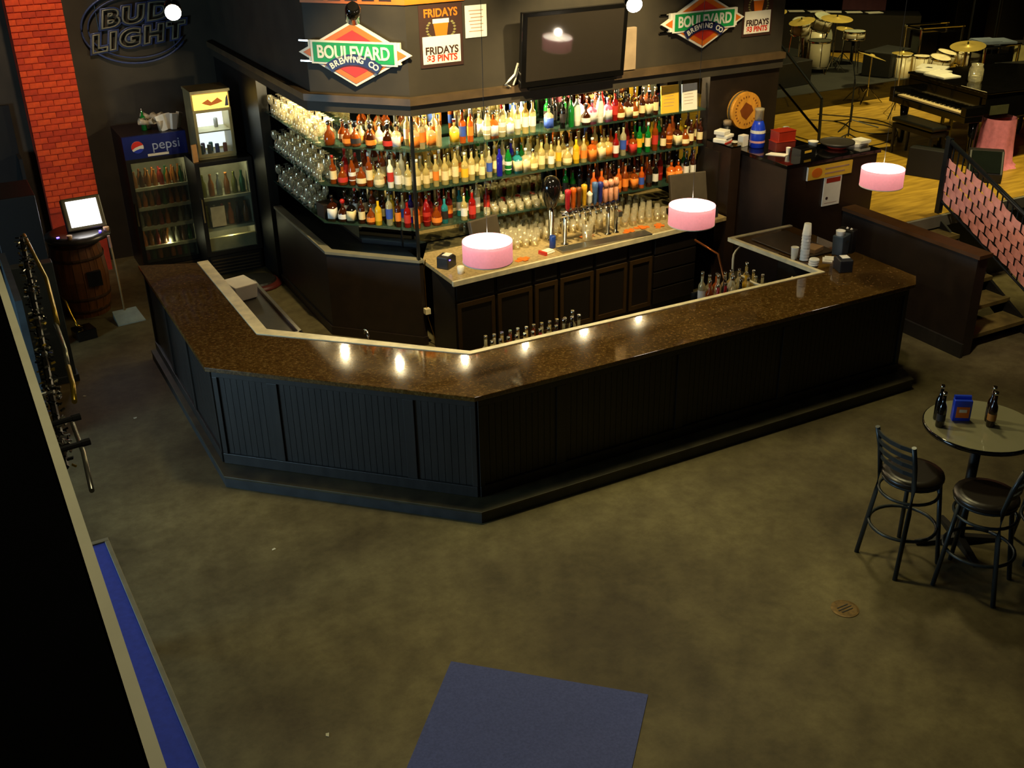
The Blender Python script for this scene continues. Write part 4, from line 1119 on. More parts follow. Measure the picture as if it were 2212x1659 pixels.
# little lit cooler
t = thing('countertop_cooler', 'small brightly lit cooler with yellow header standing on the lower cooler', 'cooler', (2.86, 13.62, 1.50))
w, h, d = .47, .82, .42
frame = mat('beige_cooler_frame', '9a8a5a', .4)
obj('body', MB().box(0, .02, 0, .03, d, h).box(w-.03, .02, 0, w, d, h).box(.03, d-.03, 0, w-.03, d, h).box(.03, .02, 0, w-.03, d-.03, .04).box(.03, .02, h-.03, w-.03, d-.03, h), frame, t)
obj('header', MB().box(.02, -.01, .62, w-.02, .03, h-.02), mat('lit_yellow_header', 'ffd84a', .5, emit=1.6, emit_color='ffd060'), t)
obj('header_mark', MB().prism([(.12, .70), (.20, .74), (.24, .70), (.32, .75), (.38, .70), (.32, .68), (.22, .66), (.16, .68)], .011, .013, RX), orange, t)
obj('header_corner', MB().prism([(.40, .64), (.445, .64), (.445, .78), (.42, .74)], .011, .013, RX), navy, t)
obj('lit_liner', MB().box(.03, d-.05, .06, w-.03, d-.03, .60), mat('lit_liner', 'eef6ff', .5, emit=1.9, emit_color='e8f4ff'), t)
dr = obj('door', MB().box(.0, 0, .03, .035, .02, .62).box(w-.035, 0, .03, w, .02, .62).box(.035, 0, .03, w-.035, .02, .07).box(.035, 0, .58, w-.035, .02, .62), frame, t)
obj('glass', MB().box(.035, .006, .07, w-.035, .012, .58), glassmat('cooler_glass', 'b8c0b0', .05, rough=.03), dr)
obj('wire_shelf', MB().box(.03, .05, .32, w-.03, d-.06, .335), wire, t)
obj('top_panel', MB().box(-.01, -.02, h, w+.01, d, h+.03), frame, t)
lamp('cooler_tube', 'POINT', (3.09, 13.78, 2.05), (.85, .95, 1.0), 3, size=.03)
CC = ['2a4a5a', '6a6a78', '2a3a9a', 'a04030', '6a4a9a', '3a8a9a', '8a8a90']
for k in range(7):
    o = obj('drink_can', MB().lathe([(.024, 0), (.027, .008), (.027, .10), (.022, .115)], 12), mat('can_%d' % k, CC[k], .4), None, (2.93+(k % 4)*.10+(0.05 if k > 3 else 0), 13.76+(.12 if k > 3 else 0), 1.54 if k != 6 else 1.836), smooth=True)
    tag(o, 'small can inside the lit cooler, %s from the left' % ['first front', 'second front', 'third front', 'fourth front', 'first back', 'second back', 'blue upper shelf'][k], 'can', 'cans in the small lit cooler')
o = obj('stirrer_cone', MB().box(0, 0, 0, .10, .02, .22), mat('peach_paper', 'd89a5a', .6), None, (2.70, 13.56, 1.5), .3)
o.location = (2.77, 13.56, 1.50); o.scale = (.7, 1, 1)
tag(o, 'orange and white packet wedged left of the small lit cooler', 'packet')
# jumble on top of the tall cooler
cupc = glassmat('clear_plastic', 'e0d4b8', .5, rough=.2)
for k in range(12):
    a = random.uniform(0, 6.3)
    o = obj('plastic_cup', MB().lathe([(.028, 0), (.042, .13), (.040, .13), (.026, .006)], 12), cupc, None, (2.52+random.uniform(-.1, .22), 14.22+random.uniform(-.05, .2), 1.80+.05*(k % 3)), smooth=True)
    if k % 3 == 0: o.rotation_euler = (0, 0, a)
    else: o.rotation_euler = (R(75), 0, a); o.location.z += .045
    tag(o, 'clear plastic cup in the jumble on top of the tall cooler', 'cup', 'plastic cups on the tall cooler')
for k in range(4):
    o = obj('paper_bag', MB().prism([(-.04, 0), (.04, 0), (.055, .20), (-.055, .20)], -.02, .02, RX), paper, None, (2.60+k*.055, 14.18+.05*(k % 2), 1.80+.002*k), .3*k-.4, bevel=.006)
    o.rotation_euler = (R(-8+5*k), R(-14+12*k), .3*k)
    tag(o, ['leftmost white paper sleeve on the tall cooler', 'white paper sleeve second from left on the tall cooler', 'white paper sleeve third from left on the tall cooler', 'rightmost white paper sleeve on the tall cooler'][k], 'sleeve')
o = obj('green_bottle', SHAPES['round'][0], GM['g'][1], None, (2.38, 14.35, 1.80)); o.scale = (.9, .9, .9)
tag(o, 'green bottle with silver cap standing on top of the tall cooler', 'bottle')
obj('cap', SHAPES['round'][2], chrome, o)

# neon sign on the back wall
ns = thing('neon_beer_sign', 'unlit blue and cream neon beer sign in an oval on the black back wall', 'sign', (2.57, 14.86, 2.98))
neonb = mat('blue_neon_tube', '39456e', .3); neonc = mat('cream_neon_tube', '7a7660', .3)
def arc(cx, cz, rx, rz_, a0, a1, n=40):
    return [(cx+rx*math.cos(R(a0+(a1-a0)*i/n)), 0, cz+rz_*math.sin(R(a0+(a1-a0)*i/n))) for i in range(n+1)]
obj('oval_tube', MB().tube(arc(0, 0, .66, .44, 60, 330), .014, 6), neonb, ns, smooth=True)
obj('oval_tube', MB().tube(arc(.02, 0, .60, .375, 90, 335), .010, 6), neonb, ns, smooth=True)
for s_, x, z, size, xs_ in (('BUD', .0, .145, .27, 1.42), ('LIGHT', -.01, -.125, .27, 1.32)):
    text('blue_tube_letters', s_, size, neonb, ns, (x, .0, z), (R(90), R(-5), 0), outline=.010, shear=.22, xs=xs_, bold=.030, space=1.22)
    text('cream_tube_letters', s_, size, neonc, ns, (x, -.012, z), (R(90), R(-5), 0), outline=.010, shear=.22, xs=xs_, bold=.012, space=1.22)
obj('frame_rods', MB().bar((-.45, .02, -.3), (-.45, .02, .3), .008).bar((.45, .02, -.3), (.45, .02, .3), .008), blackmetal, ns)

# barrel table with a lit game screen
bt = thing('barrel_table', 'oak barrel used as a stand by the red pillar with square hole', 'barrel', (1.17, 13.18, 0))
n = 20
for i in range(n):
    a0 = 2*PI*i/n+.01; a1 = 2*PI*(i+1)/n-.01
    prof = [(.27, 0), (.305, .2), (.325, .46), (.305, .72), (.27, .92)]
    vs = []
    for r_, z in prof:
        for a in (a0, a1): vs.append((r_*math.cos(a), r_*math.sin(a), z))
        for a in (a0, a1): vs.append(((r_-.02)*math.cos(a), (r_-.02)*math.sin(a), z))
    fs = []
    for j in range(4):
        k = j*4
        fs += [(k, k+1, k+5, k+4), (k+3, k+2, k+6, k+7), (k+1, k+3, k+7, k+5), (k+2, k, k+4, k+6)]
    fs += [(1, 0, 2, 3), (16, 17, 19, 18)]
    obj('stave', MB().add(vs, fs), wood, bt)
for z, r_ in ((.06, .286), (.22, .312), (.70, .312), (.86, .286)):
    obj('hoop', MB().lathe([(r_, z), (r_+.004, z+.02), (r_, z+.04)], 24, cap=False), mat('rusty_hoop', '4a3018', .5, metal=.4), bt)
obj('head', MB().lathe([(.26, .0), (.26, .90)], 20), wood, bt)
obj('square_hole', MB().box(.04, -.335, .40, .20, -.28, .58), black, bt)
gm = thing('game_screen', 'countertop game machine with glowing white screen on the barrel', 'screen', (1.22, 13.05, .92), .05)
obj('base', MB().lathe([(.20, 0), (.36, .05), (.37, .09), (.30, .12)], 26), mat('smoky_silver', '4a4238', .3, metal=.5), gm, smooth=True)
SM = Matrix.Translation((.11, -.02, .32)) @ Matrix.Rotation(R(-24), 4, 'X')
obj('housing', MB().box(-.22, 0, -.19, .22, .10, .19, SM), mat('olive_grey_housing', '6a6248', .4), gm, bevel=.015)
obj('screen', MB().box(-.17, -.006, -.15, .17, 0, .15, SM), mat('lit_white_screen', 'ffffff', .5, emit=3.5, emit_color='fbfcff'), gm)
obj('blue_light', MB().cbox((-.24, -.16, .12), (.03, .02, .015)).cbox((.22, -.20, .13), (.025, .015, .012)), blueled, gm)
obj('coin_cup', MB().lathe([(.03, .1), (.035, .15)], 12, c=(.30, -.15, 0)), mat('tan_knob', 'c89a70', .4), gm, smooth=True)
obj('coin_cup', MB().lathe([(.025, .1), (.03, .16)], 12, c=(-.13, -.27, 0)), mat('tan_knob', 'c89a70', .4), gm, smooth=True)
lamp('screen_glow', 'AREA', (1.34, 12.95, 1.28), (.9, .95, 1.0), 2.0, (1.34, 12.0, 1.0), .25)

t = thing('dustpan', 'long handled grey dustpan standing on the floor beside the barrel', 'dustpan', (1.55, 12.62, 0), .1)
obj('pan', MB().add([(-.16, -.14, 0), (.16, -.14, 0), (.14, .14, 0), (-.14, .14, 0), (-.16, -.14, .012), (.16, -.14, .012), (.14, .14, .09), (-.14, .14, .09)],
                    [(3, 2, 1, 0), (4, 5, 6, 7), (0, 1, 5, 4), (1, 2, 6, 5), (2, 3, 7, 6), (3, 0, 4, 7)]), mat('pale_grey_plastic', '8a9284', .5), t)
obj('handle', MB().tube([(0, .12, .06), (0, .14, .5), (-.01, .16, .9)], .012, 8), mat('tan_stick', 'a08050', .5), t, smooth=True)
obj('grip', MB().bar((-.01, .16, .86), (-.012, .17, 1.0), .017), mat('pinkish_grip', 'c0907a', .5), t)

# partition and dark structures on the left
bluegrey = mat('blue_grey_paint', '3a4448', .45, var=.25, scale=6)
o = obj('low_partition', MB().box(.36, 11.20, 0, .76, 11.34, 1.32).box(.34, 11.18, 0, .78, 11.36, .08), bluegrey, bevel=.006)
tag(o, 'blue grey painted partition end standing on the floor at the left', 'partition')
obj('side_board', MB().box(.30, 9.9, 0, .36, 11.34, 1.45), bluegrey, o)
o = obj('speaker_cabinet', MB().box(.35, 12.2, 0, .80, 12.9, 1.75), black, bevel=.01)
tag(o, 'tall black cabinet behind the grey partition at the left edge', 'cabinet')
t = thing('wall_rack', 'black rack with pale shelf edges on the back wall left of the pillar', 'rack', (.3, 14.6, 0))
obj('frame', MB().box(-.45, .22, 0, .6, .28, 2.2).box(.56, -.1, 0, .6, .22, 1.6), black, t)
for z in (.32, .62, .88, 1.12): obj('shelf', MB().box(-.45, -.1, z-.02, .56, .22, z), mat('olive_shelf', '5a5438', .5), t)
o = obj('black_floor_box', MB().box(-.10, -.12, 0, .12, .10, .12), glossblack, None, (1.0, 12.35, 0), .2, bevel=.008)
tag(o, 'small black box on the floor in front of the barrel', 'box')
o = obj('brass_hook', MB().tube([(.86, 12.6, .45), (.90, 12.5, .40), (.92, 12.42, .28), (.95, 12.34, .16), (1.0, 12.33, .134)], .014, 6), brass, smooth=True)
tag(o, 'curved brass bar low beside the barrel', 'bar')
t = thing('red_stool_base', 'dark red rounded floor piece in front of the lower cooler', 'mat', (3.22, 12.95, 0), .3)
obj('pad', MB().lathe([(.30, 0), (.32, .03), (.25, .06)], 24), mat('dark_red_rubber', '4a140c', .5), t, smooth=True)
obj('top', MB().lathe([(.24, .06), (.22, .08)], 24), black, t)

# ------------------------------------------------------------------ floor mat and blue table
o = obj('blue_floor_mat', MB().prism([(2.30, 5.30), (3.285, 4.376), (2.55, 3.60), (1.30, 4.17)], 0, .008), matblue)
tag(o, 'blue grey rectangular mat lying on the floor at the bottom', 'mat')
t = thing('blue_felt_table', 'blue topped table with grey rim at the lower left beside the balcony', 'table', (-.05, 5.4, 0), .028)
obj('cloth', MB().box(-.45, -1.9, .86, .475, 1.15, .88), felt, t)
obj('rim', MB().box(-.52, 1.15, .80, .505, 1.19, .89).box(.475, -1.95, .80, .505, 1.15, .89).box(-.52, -1.95, .80, -.45, 1.15, .895).box(-.45, -1.95, .80, .44, -1.9, .89), greyrim, t, bevel=.004)
obj('apron', MB().box(-.48, -1.9, .62, .48, 1.19, .80), black, t)
for x in (-.4, .4):
    for y in (-1.8, 1.1): obj('leg', MB().lathe([(.04, 0), (.06, .5), (.07, .62)], 12, (x, y, 0)), black, t, smooth=True)

o = obj('floor_drain', MB().lathe([(.09, 0), (.10, .004), (.085, .006)], 24), mat('rusty_drain', '6a5226', .5, metal=.4, var=.4, scale=30), None, (5.03, 4.41, 0))
tag(o, 'round rusty floor drain cover left of the bar stools', 'drain')
o = obj('drain_grate', MB().box(-.06, -.004, .006, .06, .004, .009).box(-.05, -.03, .006, .05, -.022, .009).box(-.05, .022, .006, .05, .03, .009), black)
o.parent = bpy.data.objects['floor_drain']
# balcony parapet under the camera
bp_ = struct(obj('wall_balcony', MB().box(-.55, -3.9, 2.9, .060, 9.0, 3.86), mat('balcony_black', '030303', .95, spec=.05)))
struct(obj('floor_balcony', MB().box(-5, -3.9, 2.9, -.55, 9.0, 3.0), black))
struct(obj('trim_4', MB().box(.064, -3.9, 3.78, .084, 9.0, 3.9), creamlip))
struct(obj('trim_5', MB().box(-.60, -3.9, 3.86, .064, 9.0, 3.89), mat('balcony_black', '030303', .95, spec=.05)))
# glittering garland hung outside the parapet
g = thing('tinsel_garland', 'twisted garland of gold and silver pieces hanging along the balcony edge', 'garland', (0, 0, 0))
def gp(t_):      # centre line, t from 0 near to 1 far
    return Vector((.150+.16*t_, 3.75+2.75*t_, 3.0 + .03*math.sin(t_*40)))
pts = [gp(i/60) for i in range(61)]
obj('core_cord', MB().tube(pts, .014, 6), black, g)
gold = mat('gold_tinsel', 'b8982a', .3, metal=.7); silv = mat('silver_tinsel', 'b0ac98', .25, metal=.8)
dk = mat('dark_tinsel', '1c1a12', .3, metal=.5)
mbs = [MB(), MB(), MB()]
for i in range(330):
    p = gp(i/330); a = i*.8
    c = p + Vector((math.cos(a)*.030, 0, math.sin(a)*.030))
    M_ = Matrix.Translation(c) @ Matrix.Rotation(random.uniform(0, 6), 4, 'Z') @ Matrix.Rotation(random.uniform(0, 6), 4, 'X')
    k = 0 if random.random() < .08 else (1 if random.random() < .28 else 2)
    mbs[k].box(-.011, -.004, -.003, .011, .004, .003, M_)
for mb, mm, nn in zip(mbs, (gold, silv, dk), ('gold_flakes', 'silver_flakes', 'dark_flakes')):
    obj(nn, mb, mm, g)['kind'] = 'stuff'
obj('gold_tube', MB().tube([(.33, 6.60, 3.02), (.335, 6.2, 3.03), (.345, 5.75, 3.03), (.325, 5.35, 3.02), (.31, 5.1, 3.02)], .011, 8), gold, g, smooth=True)
obj('silver_tube', MB().tube([(.305, 5.12, 3.02), (.30, 4.8, 3.02), (.285, 4.6, 3.02)], .010, 8), silv, g, smooth=True)
obj('gold_tube', MB().tube([(.285, 4.60, 3.02), (.275, 4.4, 3.02), (.26, 4.28, 3.0)], .011, 8), gold, g, smooth=True)
obj('silver_tube', MB().tube([(.222, 4.08, 3.02), (.222, 3.8, 3.02), (.205, 3.5, 3.02)], .009, 8), silv, g, smooth=True)
for k, y in enumerate((3.62, 3.42)):
    o = obj('black_peg', MB().bar((.07, y-.02, 3.25), (.225, y, 3.25), .010).bar((.20, y-.003, 3.25), (.228, y, 3.25), .013), black)
    tag(o, ['upper of two black pegs sticking out from the balcony edge', 'lower of two black pegs sticking out from the balcony edge'][k], 'peg', 'black pegs on the balcony edge')

# ------------------------------------------------------------------ high table and stools at the right
ht = thing('high_table', 'round pale topped high table with black rim at the right', 'table', (6.40, 4.60, 0))
obj('table_top', MB().lathe([(.405, 1.03), (.405, 1.052)], 48), mat('pale_laminate', '86836a', .07, var=.06, scale=3, spec=1.0), ht, smooth=False)
obj('edge_band', MB().lathe([(.407, 1.015), (.414, 1.02), (.414, 1.046), (.407, 1.051)], 48, cap=False), glossblack, ht, smooth=True)
obj('column', MB().lathe([(.038, .05), (.038, 1.0)], 14), black, ht, smooth=True)
obj('plate', MB().lathe([(.18, 1.0), (.18, 1.03)], 20), black, ht)
for k in range(4):
    a = PI/4+.35+k*PI/2
    obj('foot', MB().add([(0, -.03, 0), (.34, -.025, 0), (.34, .025, 0), (0, .03, 0), (0, -.03, .07), (.34, -.025, .025), (.34, .025, .025), (0, .03, .07)],
                         [(3, 2, 1, 0), (4, 5, 6, 7), (0, 1, 5, 4), (1, 2, 6, 5), (2, 3, 7, 6), (3, 0, 4, 7)], Matrix.Rotation(a, 4, 'Z')), black, ht)
beer_me = mesh_of('beer_bottle', MB().lathe([(.030, 0), (.032, .008), (.032, .13), (.028, .155), (.015, .185), (.013, .24)], 14), True)
beer_me.materials.append(black)
for k, (x, y, lab) in enumerate(((6.115, 4.74, 'black beer bottle nearest the left edge of the high table'), (6.19, 4.83, 'black beer bottle behind the leftmost one on the high table'),
                                 (6.44, 4.555, 'dark beer bottle in front at the right of the high table'), (6.50, 4.62, 'dark beer bottle behind at the right of the high table'))):
    o = obj('beer_bottle', beer_me, GM['k'][1] if k < 2 else mat('deep_brown_glass', '1c0c04', .12, coat=.3), None, (x, y, 1.052)); o.scale = (1, 1, 1.1)
    tag(o, lab, 'bottle', 'bottles on the high table')
    obj('cap', MB().lathe([(.014, .237), (.016, .245), (.015, .262)], 12), CM['silver'], o, smooth=True)
    if k != 1: obj('label', MB().lathe([(.0325, .05), (.0325, .10)], 14, cap=False), LM['black'] if k != 2 else mat('amber_label', 'a06418', .6), o, smooth=True)
t = thing('blue_menu_holder', 'bright blue card holder with orange print standing on the high table', 'menu holder', (6.33, 4.74, 1.052), -.6)
obj('card', MB().box(-.065, -.03, 0, .065, .03, .17), bluep, t, bevel=.004)
obj('orange_print', MB().box(-.045, -.033, .03, .05, -.030, .12), orange, t)
obj('white_print', MB().box(-.025, -.035, .075, .03, -.033, .10), paper, t)
obj('top_roll', MB().bar((-.06, .02, .18), (.06, .02, .18), .018), bluep, t)

seatm = mat('dark_vinyl', '1c1610', .35)
seatl = mat('olive_vinyl', '6a6a48', .35)
framem = mat('grey_stool_frame', '2c3234', .35, metal=.3)
def stool():
    t = thing('bar_stool', 'x', 'stool')
    s = .185
    ft = (-.225, .225)
    for sx in (-1, 1):
        obj('front_leg', MB().tube([(sx*.20, .20, 0), (sx*.142, .135, .73)], .017, 8), framem, t, smooth=True)
        obj('rear_leg', MB().tube([(sx*.205, -.235, 0), (sx*.172, -.165, .55), (sx*.170, -.160, .76), (sx*.175, -.19, .95), (sx*.18, -.24, 1.13)], .018, 8), framem, t, smooth=True)
    obj('seat', MB().lathe([(.215, .735), (.228, .75), (.222, .775), (.17, .787)], 24), seatm, t, smooth=True)
    obj('seat_ring', MB().lathe([(.20, .715), (.22, .72), (.22, .735), (.20, .735)], 24), framem, t, smooth=True)
    pts = [(.245*math.cos(a), -.02+.245*math.sin(a), .32) for a in [2*PI*i/28 for i in range(29)]]
    obj('foot_ring', MB().tube(pts, .013, 8), framem, t, smooth=True)
    pts = [(.215*math.cos(a), -.015+.215*math.sin(a), .62) for a in [2*PI*i/28 for i in range(29)]]
    obj('brace_ring', MB().tube(pts, .012, 8), framem, t, smooth=True)
    for k in range(4):
        z = 1.10-.075*k; y = -.235+.026*k*.8
        pts = [(-.18, y, z), (-.09, y-.035, z), (0, y-.045, z), (.09, y-.035, z), (.18, y, z)]
        vs = []; fs = []
        for j, p in enumerate(pts):
            vs += [(p[0], p[1]-.006, p[2]-.016), (p[0], p[1]+.006, p[2]-.016), (p[0], p[1]+.006, p[2]+.016), (p[0], p[1]-.006, p[2]+.016)]
            if j:
                b = 4*(j-1)
                for q in range(4): fs.append((b+q, b+(q+1) % 4, b+4+(q+1) % 4, b+4+q))
        fs += [(3, 2, 1, 0), (16, 17, 18, 19)]
        obj('back_slat', MB().add(vs, fs), framem, t)
    return t
s0 = stool()
spots = [((5.84, 4.68), -92, 'dark ladder back bar stool left of the high table facing right'), ((6.06, 4.20), 24, 'dark ladder back bar stool in front of the high table'),
         ((6.86, 4.16), 52, 'dark ladder back bar stool cut by the right edge of the picture')]
for i, ((x, y), a, lab) in enumerate(spots):
    o = s0 if i == 0 else copy_tree(s0)
    o.location = (x, y, 0); o.rotation_euler = (0, 0, R(a)); o['label'] = lab; o['group'] = 'bar stools round the high table'
litter = mat('pale_litter', 'c8c4a8', .7)
for k, (x, y, lab) in enumerate(((1.64, 7.19, 'white paper scrap on the floor below the bar step'), (1.33, 5.07, 'white paper scrap on the floor left of the blue mat'), (.76, 10.78, 'white scrap on the floor near the grey partition'), (1.12, 10.03, 'tiny white scrap on the floor left of the bar'))):
    o = obj('paper_scrap', MB().prism([(-.015, -.012), (.018, -.006), (.01, .014), (-.012, .008)], 0, .004), litter, None, (x, y, 0), k)
    tag(o, lab, 'scrap')

# ------------------------------------------------------------------ the stage : piano, kits, stands
SZ = 1.0
pn = thing('grand_piano', 'black grand piano on the stage at the upper right with pale keys', 'piano', (12.32, 10.44, SZ), R(-98.5))
# local: x along the keyboard, -y towards the player
case = [(-.78, -.28), (.78, -.28), (.78, .60), (.70, 1.0), (.45, 1.25), (.20, 1.6), (-.15, 1.85), (-.55, 1.9), (-.78, 1.6)]
obj('case', MB().prism([(-.78, .02)] + [(.78, .02)] + case[2:], .62, .90), glossblack, pn, bevel=.006)
obj('lid', MB().prism([(-.80, .0), (.80, .0)] + [(x*1.02, y*1.01) for x, y in case[2:]], .955, .985), glossblack, pn, bevel=.004)
obj('lid_support_side', MB().prism([(-.78, .02), (.78, .02), (.78, .5), (.70, .5), (.70, .08), (-.70, .08), (-.70, 1.5), (-.78, 1.5)], .90, .955), glossblack, pn)
obj('key_bed', MB().box(-.78, -.28, .60, .78, .02, .68), glossblack, pn, bevel=.004)
obj('cheek', MB().box(-.78, -.28, .68, -.68, .02, .80), glossblack, pn, bevel=.004)
obj('cheek', MB().box(.68, -.28, .68, .78, .02, .80), glossblack, pn, bevel=.004)
ivory = mat('ivory_keys', 'e0c89a', .3, var=.04)
for k in range(52):
    x = -.66+k*1.32/52
    obj('white_key', MB().box(x+.0006, -.24, .69, x+1.32/52-.0006, -.085, .712), ivory, pn)
mb = MB()
for k in range(51):
    if k % 7 in (1, 4): continue
    x = -.66+(k+1)*1.32/52
    mb.box(x-.006, -.085, .71, x+.006, 0.0, .725)
for k in range(51):
    if k % 7 in (1, 4): continue
    x = -.66+(k+1)*1.32/52
    mb.box(x-.006, -.15, .71, x+.006, -.085, .722)
obj('black_keys', mb, glossblack, pn)['kind'] = 'stuff'
obj('fall_board', MB().box(-.68, .0, .71, .68, .02, .90), glossblack, pn)
for x, y in ((-.70, -.05), (.70, -.05), (-.3, 1.5)):
    obj('leg', MB().lathe([(.035, 0), (.045, .04), (.05, .35), (.07, .62)], 10, (x, y, 0)), glossblack, pn, smooth=True)
obj('pedal_lyre', MB().box(-.10, .10, .05, -.07, .14, .62).box(.07, .10, .05, .10, .14, .62).box(-.12, .06, .05, .12, .16, .09), glossblack, pn)
obj('hinge_strip', MB().box(.30, -.004, .984, .78, .004, .988), cream, pn)
obj('side_plaque', MB().box(.785, .1, .68, .79, .4, .80), mat('dull_plaque', '4a4a34', .4), pn)
t = thing('piano_bench', 'black padded piano bench in front of the keyboard', 'bench', (11.93, 10.42, SZ), R(-95))
obj('seat', MB().box(-.40, -.16, .44, .40, .16, .50), mat('black_leatherette', '1a1a18', .35), t, bevel=.02)
obj('apron', MB().box(-.38, -.15, .36, .38, .15, .42), black, t)
for x in (-.35, .35):
    for y in (-.13, .13): obj('leg', MB().lathe([(.018, 0), (.028, .36)], 8, (x, y, 0)), black, t)
def skirt(x, y, z, r0, r1, h, label, sc=(1, 1)):
    n = 48; vs = []; fs = []
    lev = [(0, 1.25), (.04, 1.12), (.10, 1.0), (.5, .93), (1.0, .88)]
    for f, k in lev:
        for i in range(n):
            a = 2*PI*i/n
            r_ = (r0*k)*(1+.06*math.sin(a*9)*(1.1-f))
            vs.append((r_*math.cos(a)*sc[0], r_*math.sin(a)*sc[1], f*h))
    for j in range(len(lev)-1):
        for i in range(n):
            k = (i+1) % n
            fs.append((j*n+i, j*n+k, (j+1)*n+k, (j+1)*n+i))
    o = obj('pink_drape', MB().add(vs, fs), pinkcloth, None, (x, y, z), smooth=True)
    return tag(o, label, 'drape')
skirt(12.50, 9.62, SZ, .24, .2, .64, 'pink cloth wrapped round the right front leg of the piano')
skirt(14.5, 10.35, SZ, .30, .2, .68, 'pink cloth drape at the right edge behind the piano')
t = thing('stool_pink', 'pink cushion lying behind the piano at the right edge', 'cushion', (14.05, 10.45, 1.98))
t.location = (14.3, 10.65, SZ)
obj('post', MB().lathe([(.12, 0), (.03, .04), (.03, .8)], 12), black, t)
obj('cushion', MB().lathe([(.10, .80), (.17, .84), (.17, .90), (.10, .93)], 20), pinkcloth, t, smooth=True)
# on the piano
for k, (x, y, a, lab) in enumerate(((12.75, 11.05, .2, 'open white sheet music nearest the keys on the piano'), (12.95, 11.25, .5, 'white sheet music further back on the piano'), (12.62, 10.78, -.1, 'loose white sheet toward the middle of the piano lid'))):
    o = obj('sheet_music', MB().box(-.15, -.20, 0, .15, .20, .012).box(-.14, -.02, .012, .16, .19, .018), paper, None, (x, y, SZ+.985), a)
    tag(o, lab, 'paper')
t = thing('glass_jar', 'large clear glass jar with money standing on the piano lid', 'jar', (12.62, 10.22, SZ+.985))
obj('jar', MB().lathe([(.07, .004), (.08, 0), (.095, .03), (.095, .17), (.075, .21), (.08, .24), (.076, .24), (.07, .21), (.09, .16)], 18, cap=False), gl, t, smooth=True)
obj('notes', MB().box(-.05, -.05, .004, .05, .04, .05).box(-.03, -.05, .05, .05, .05, .08), paper, t)
# monitors, cup
def wedge(x, y, z, rz, label, w=.5):
    t = thing('stage_monitor', label, 'speaker', (x, y, z), rz)
    P_ = [(-.20, 0), (.20, 0), (.22, .12), (-.02, .36), (-.16, .36)]
    obj('cabinet', MB().prism(P_, -w/2, w/2, Matrix.Rotation(R(90), 4, 'X') @ Matrix.Rotation(0, 4, 'Z')), mat('dark_cabinet', '0a0705', .6), t, bevel=.01)
    obj('grille', MB().add([(.215, -w/2+.03, .13), (.215, w/2-.03, .13), (-.01, w/2-.03, .352), (-.01, -w/2+.03, .352), (.225, -w/2+.03, .14), (.225, w/2-.03, .14), (0, w/2-.03, .362), (0, -w/2+.03, .362)],
                          [(3, 2, 1, 0), (4, 5, 6, 7), (0, 1, 5, 4), (1, 2, 6, 5), (2, 3, 7, 6), (3, 0, 4, 7)]), mat('dark_green_grille', '0c120d', .95, spec=.1), t)
    return t
wedge(11.42, 9.72, SZ, .4, 'black wedge monitor on the stage in front of the piano bench')
wedge(11.85, 9.22, SZ, -2.4, 'dark green faced wedge monitor beside the pink draped piano leg', .42)
o = obj('plastic_cup', MB().lathe([(.035, 0), (.05, .13), (.052, .14), (.045, .14), (.03, .008)], 14), mat('hazy_white_cup', 'c8bfa8', .4, alpha=.75), None, (11.50, 10.08, SZ), smooth=True)
tag(o, 'clear plastic cup standing alone on the stage floor', 'cup')
# stand with tripod base
def tripod(x, y, h, label, z=SZ, boom=None, name='microphone_stand', leg=.32):
    t = thing(name, label, 'stand', (x, y, z), random.uniform(0, 2))
    obj('pole', MB().bar((0, 0, .08), (0, 0, h), .011), blackmetal, t)
    for k in range(3):
        a = k*2*PI/3
        obj('leg', MB().bar((0, 0, .12), (leg*math.cos(a), leg*math.sin(a), .008), .009, n=6), blackmetal, t)
    if boom: obj('boom', MB().bar((-boom*.3, 0, h-.05), (boom, 0, h+.15), .008, n=6), blackmetal, t)
    return t
tripod(12.42, 12.19, .34, 'low black tripod stand on the open stage floor', leg=.42)
tripod(11.75, 11.55, .9, 'black microphone stand left of the piano legs', boom=.5)
tripod(17.3, 14.3, 1.5, 'chrome topped stand at the back right of the stage')
tripod(16.6, 13.2, 1.5, 'second tall stand at the back right behind the piano')
tripod(18.6, 15.4, 1.3, 'dark microphone stand on the bare stage at the back', boom=.5)
for k, (pts, lab) in enumerate((([(12.2, 12.9), (12.6, 12.5), (12.2, 11.9), (12.6, 11.5), (13.0, 11.8), (12.8, 12.4)], 'black cable looping on the stage round the low tripod'),
                                ([(11.2, 11.4), (12.0, 11.1), (12.8, 11.5), (13.2, 12.3), (12.6, 13.1)], 'long black cable across the stage before the riser'))):
    pp = [Vector((x, y, SZ+.008)) for x, y in pts]
    for _ in range(3):
        q = [pp[0]]
        for i in range(len(pp)-1): q += [pp[i].lerp(pp[i+1], .25), pp[i].lerp(pp[i+1], .75)]
        pp = q + [pp[-1]]
    o = obj('stage_cable', MB().tube(pp, .008, 5), black)
    tag(o, lab, 'cable')
# hand rail of the side steps
t = thing('sloping_handrail', 'black sloping steel handrail rising to the left behind the booth', 'railing', (11.35, 11.72, SZ))
obj('post', MB().bar((0, 0, 0), (0, .03, .63), .022), blackmetal, t)
obj('top_rail', MB().bar((0, .03, .63), (0, 1.35, 1.48), .022), blackmetal, t)
obj('lower_rail', MB().bar((0, .0, .14), (0, .95, .68), .018), blackmetal, t)
obj('post', MB().bar((0, 1.35, 0), (0, 1.35, 1.48), .022), blackmetal, t)
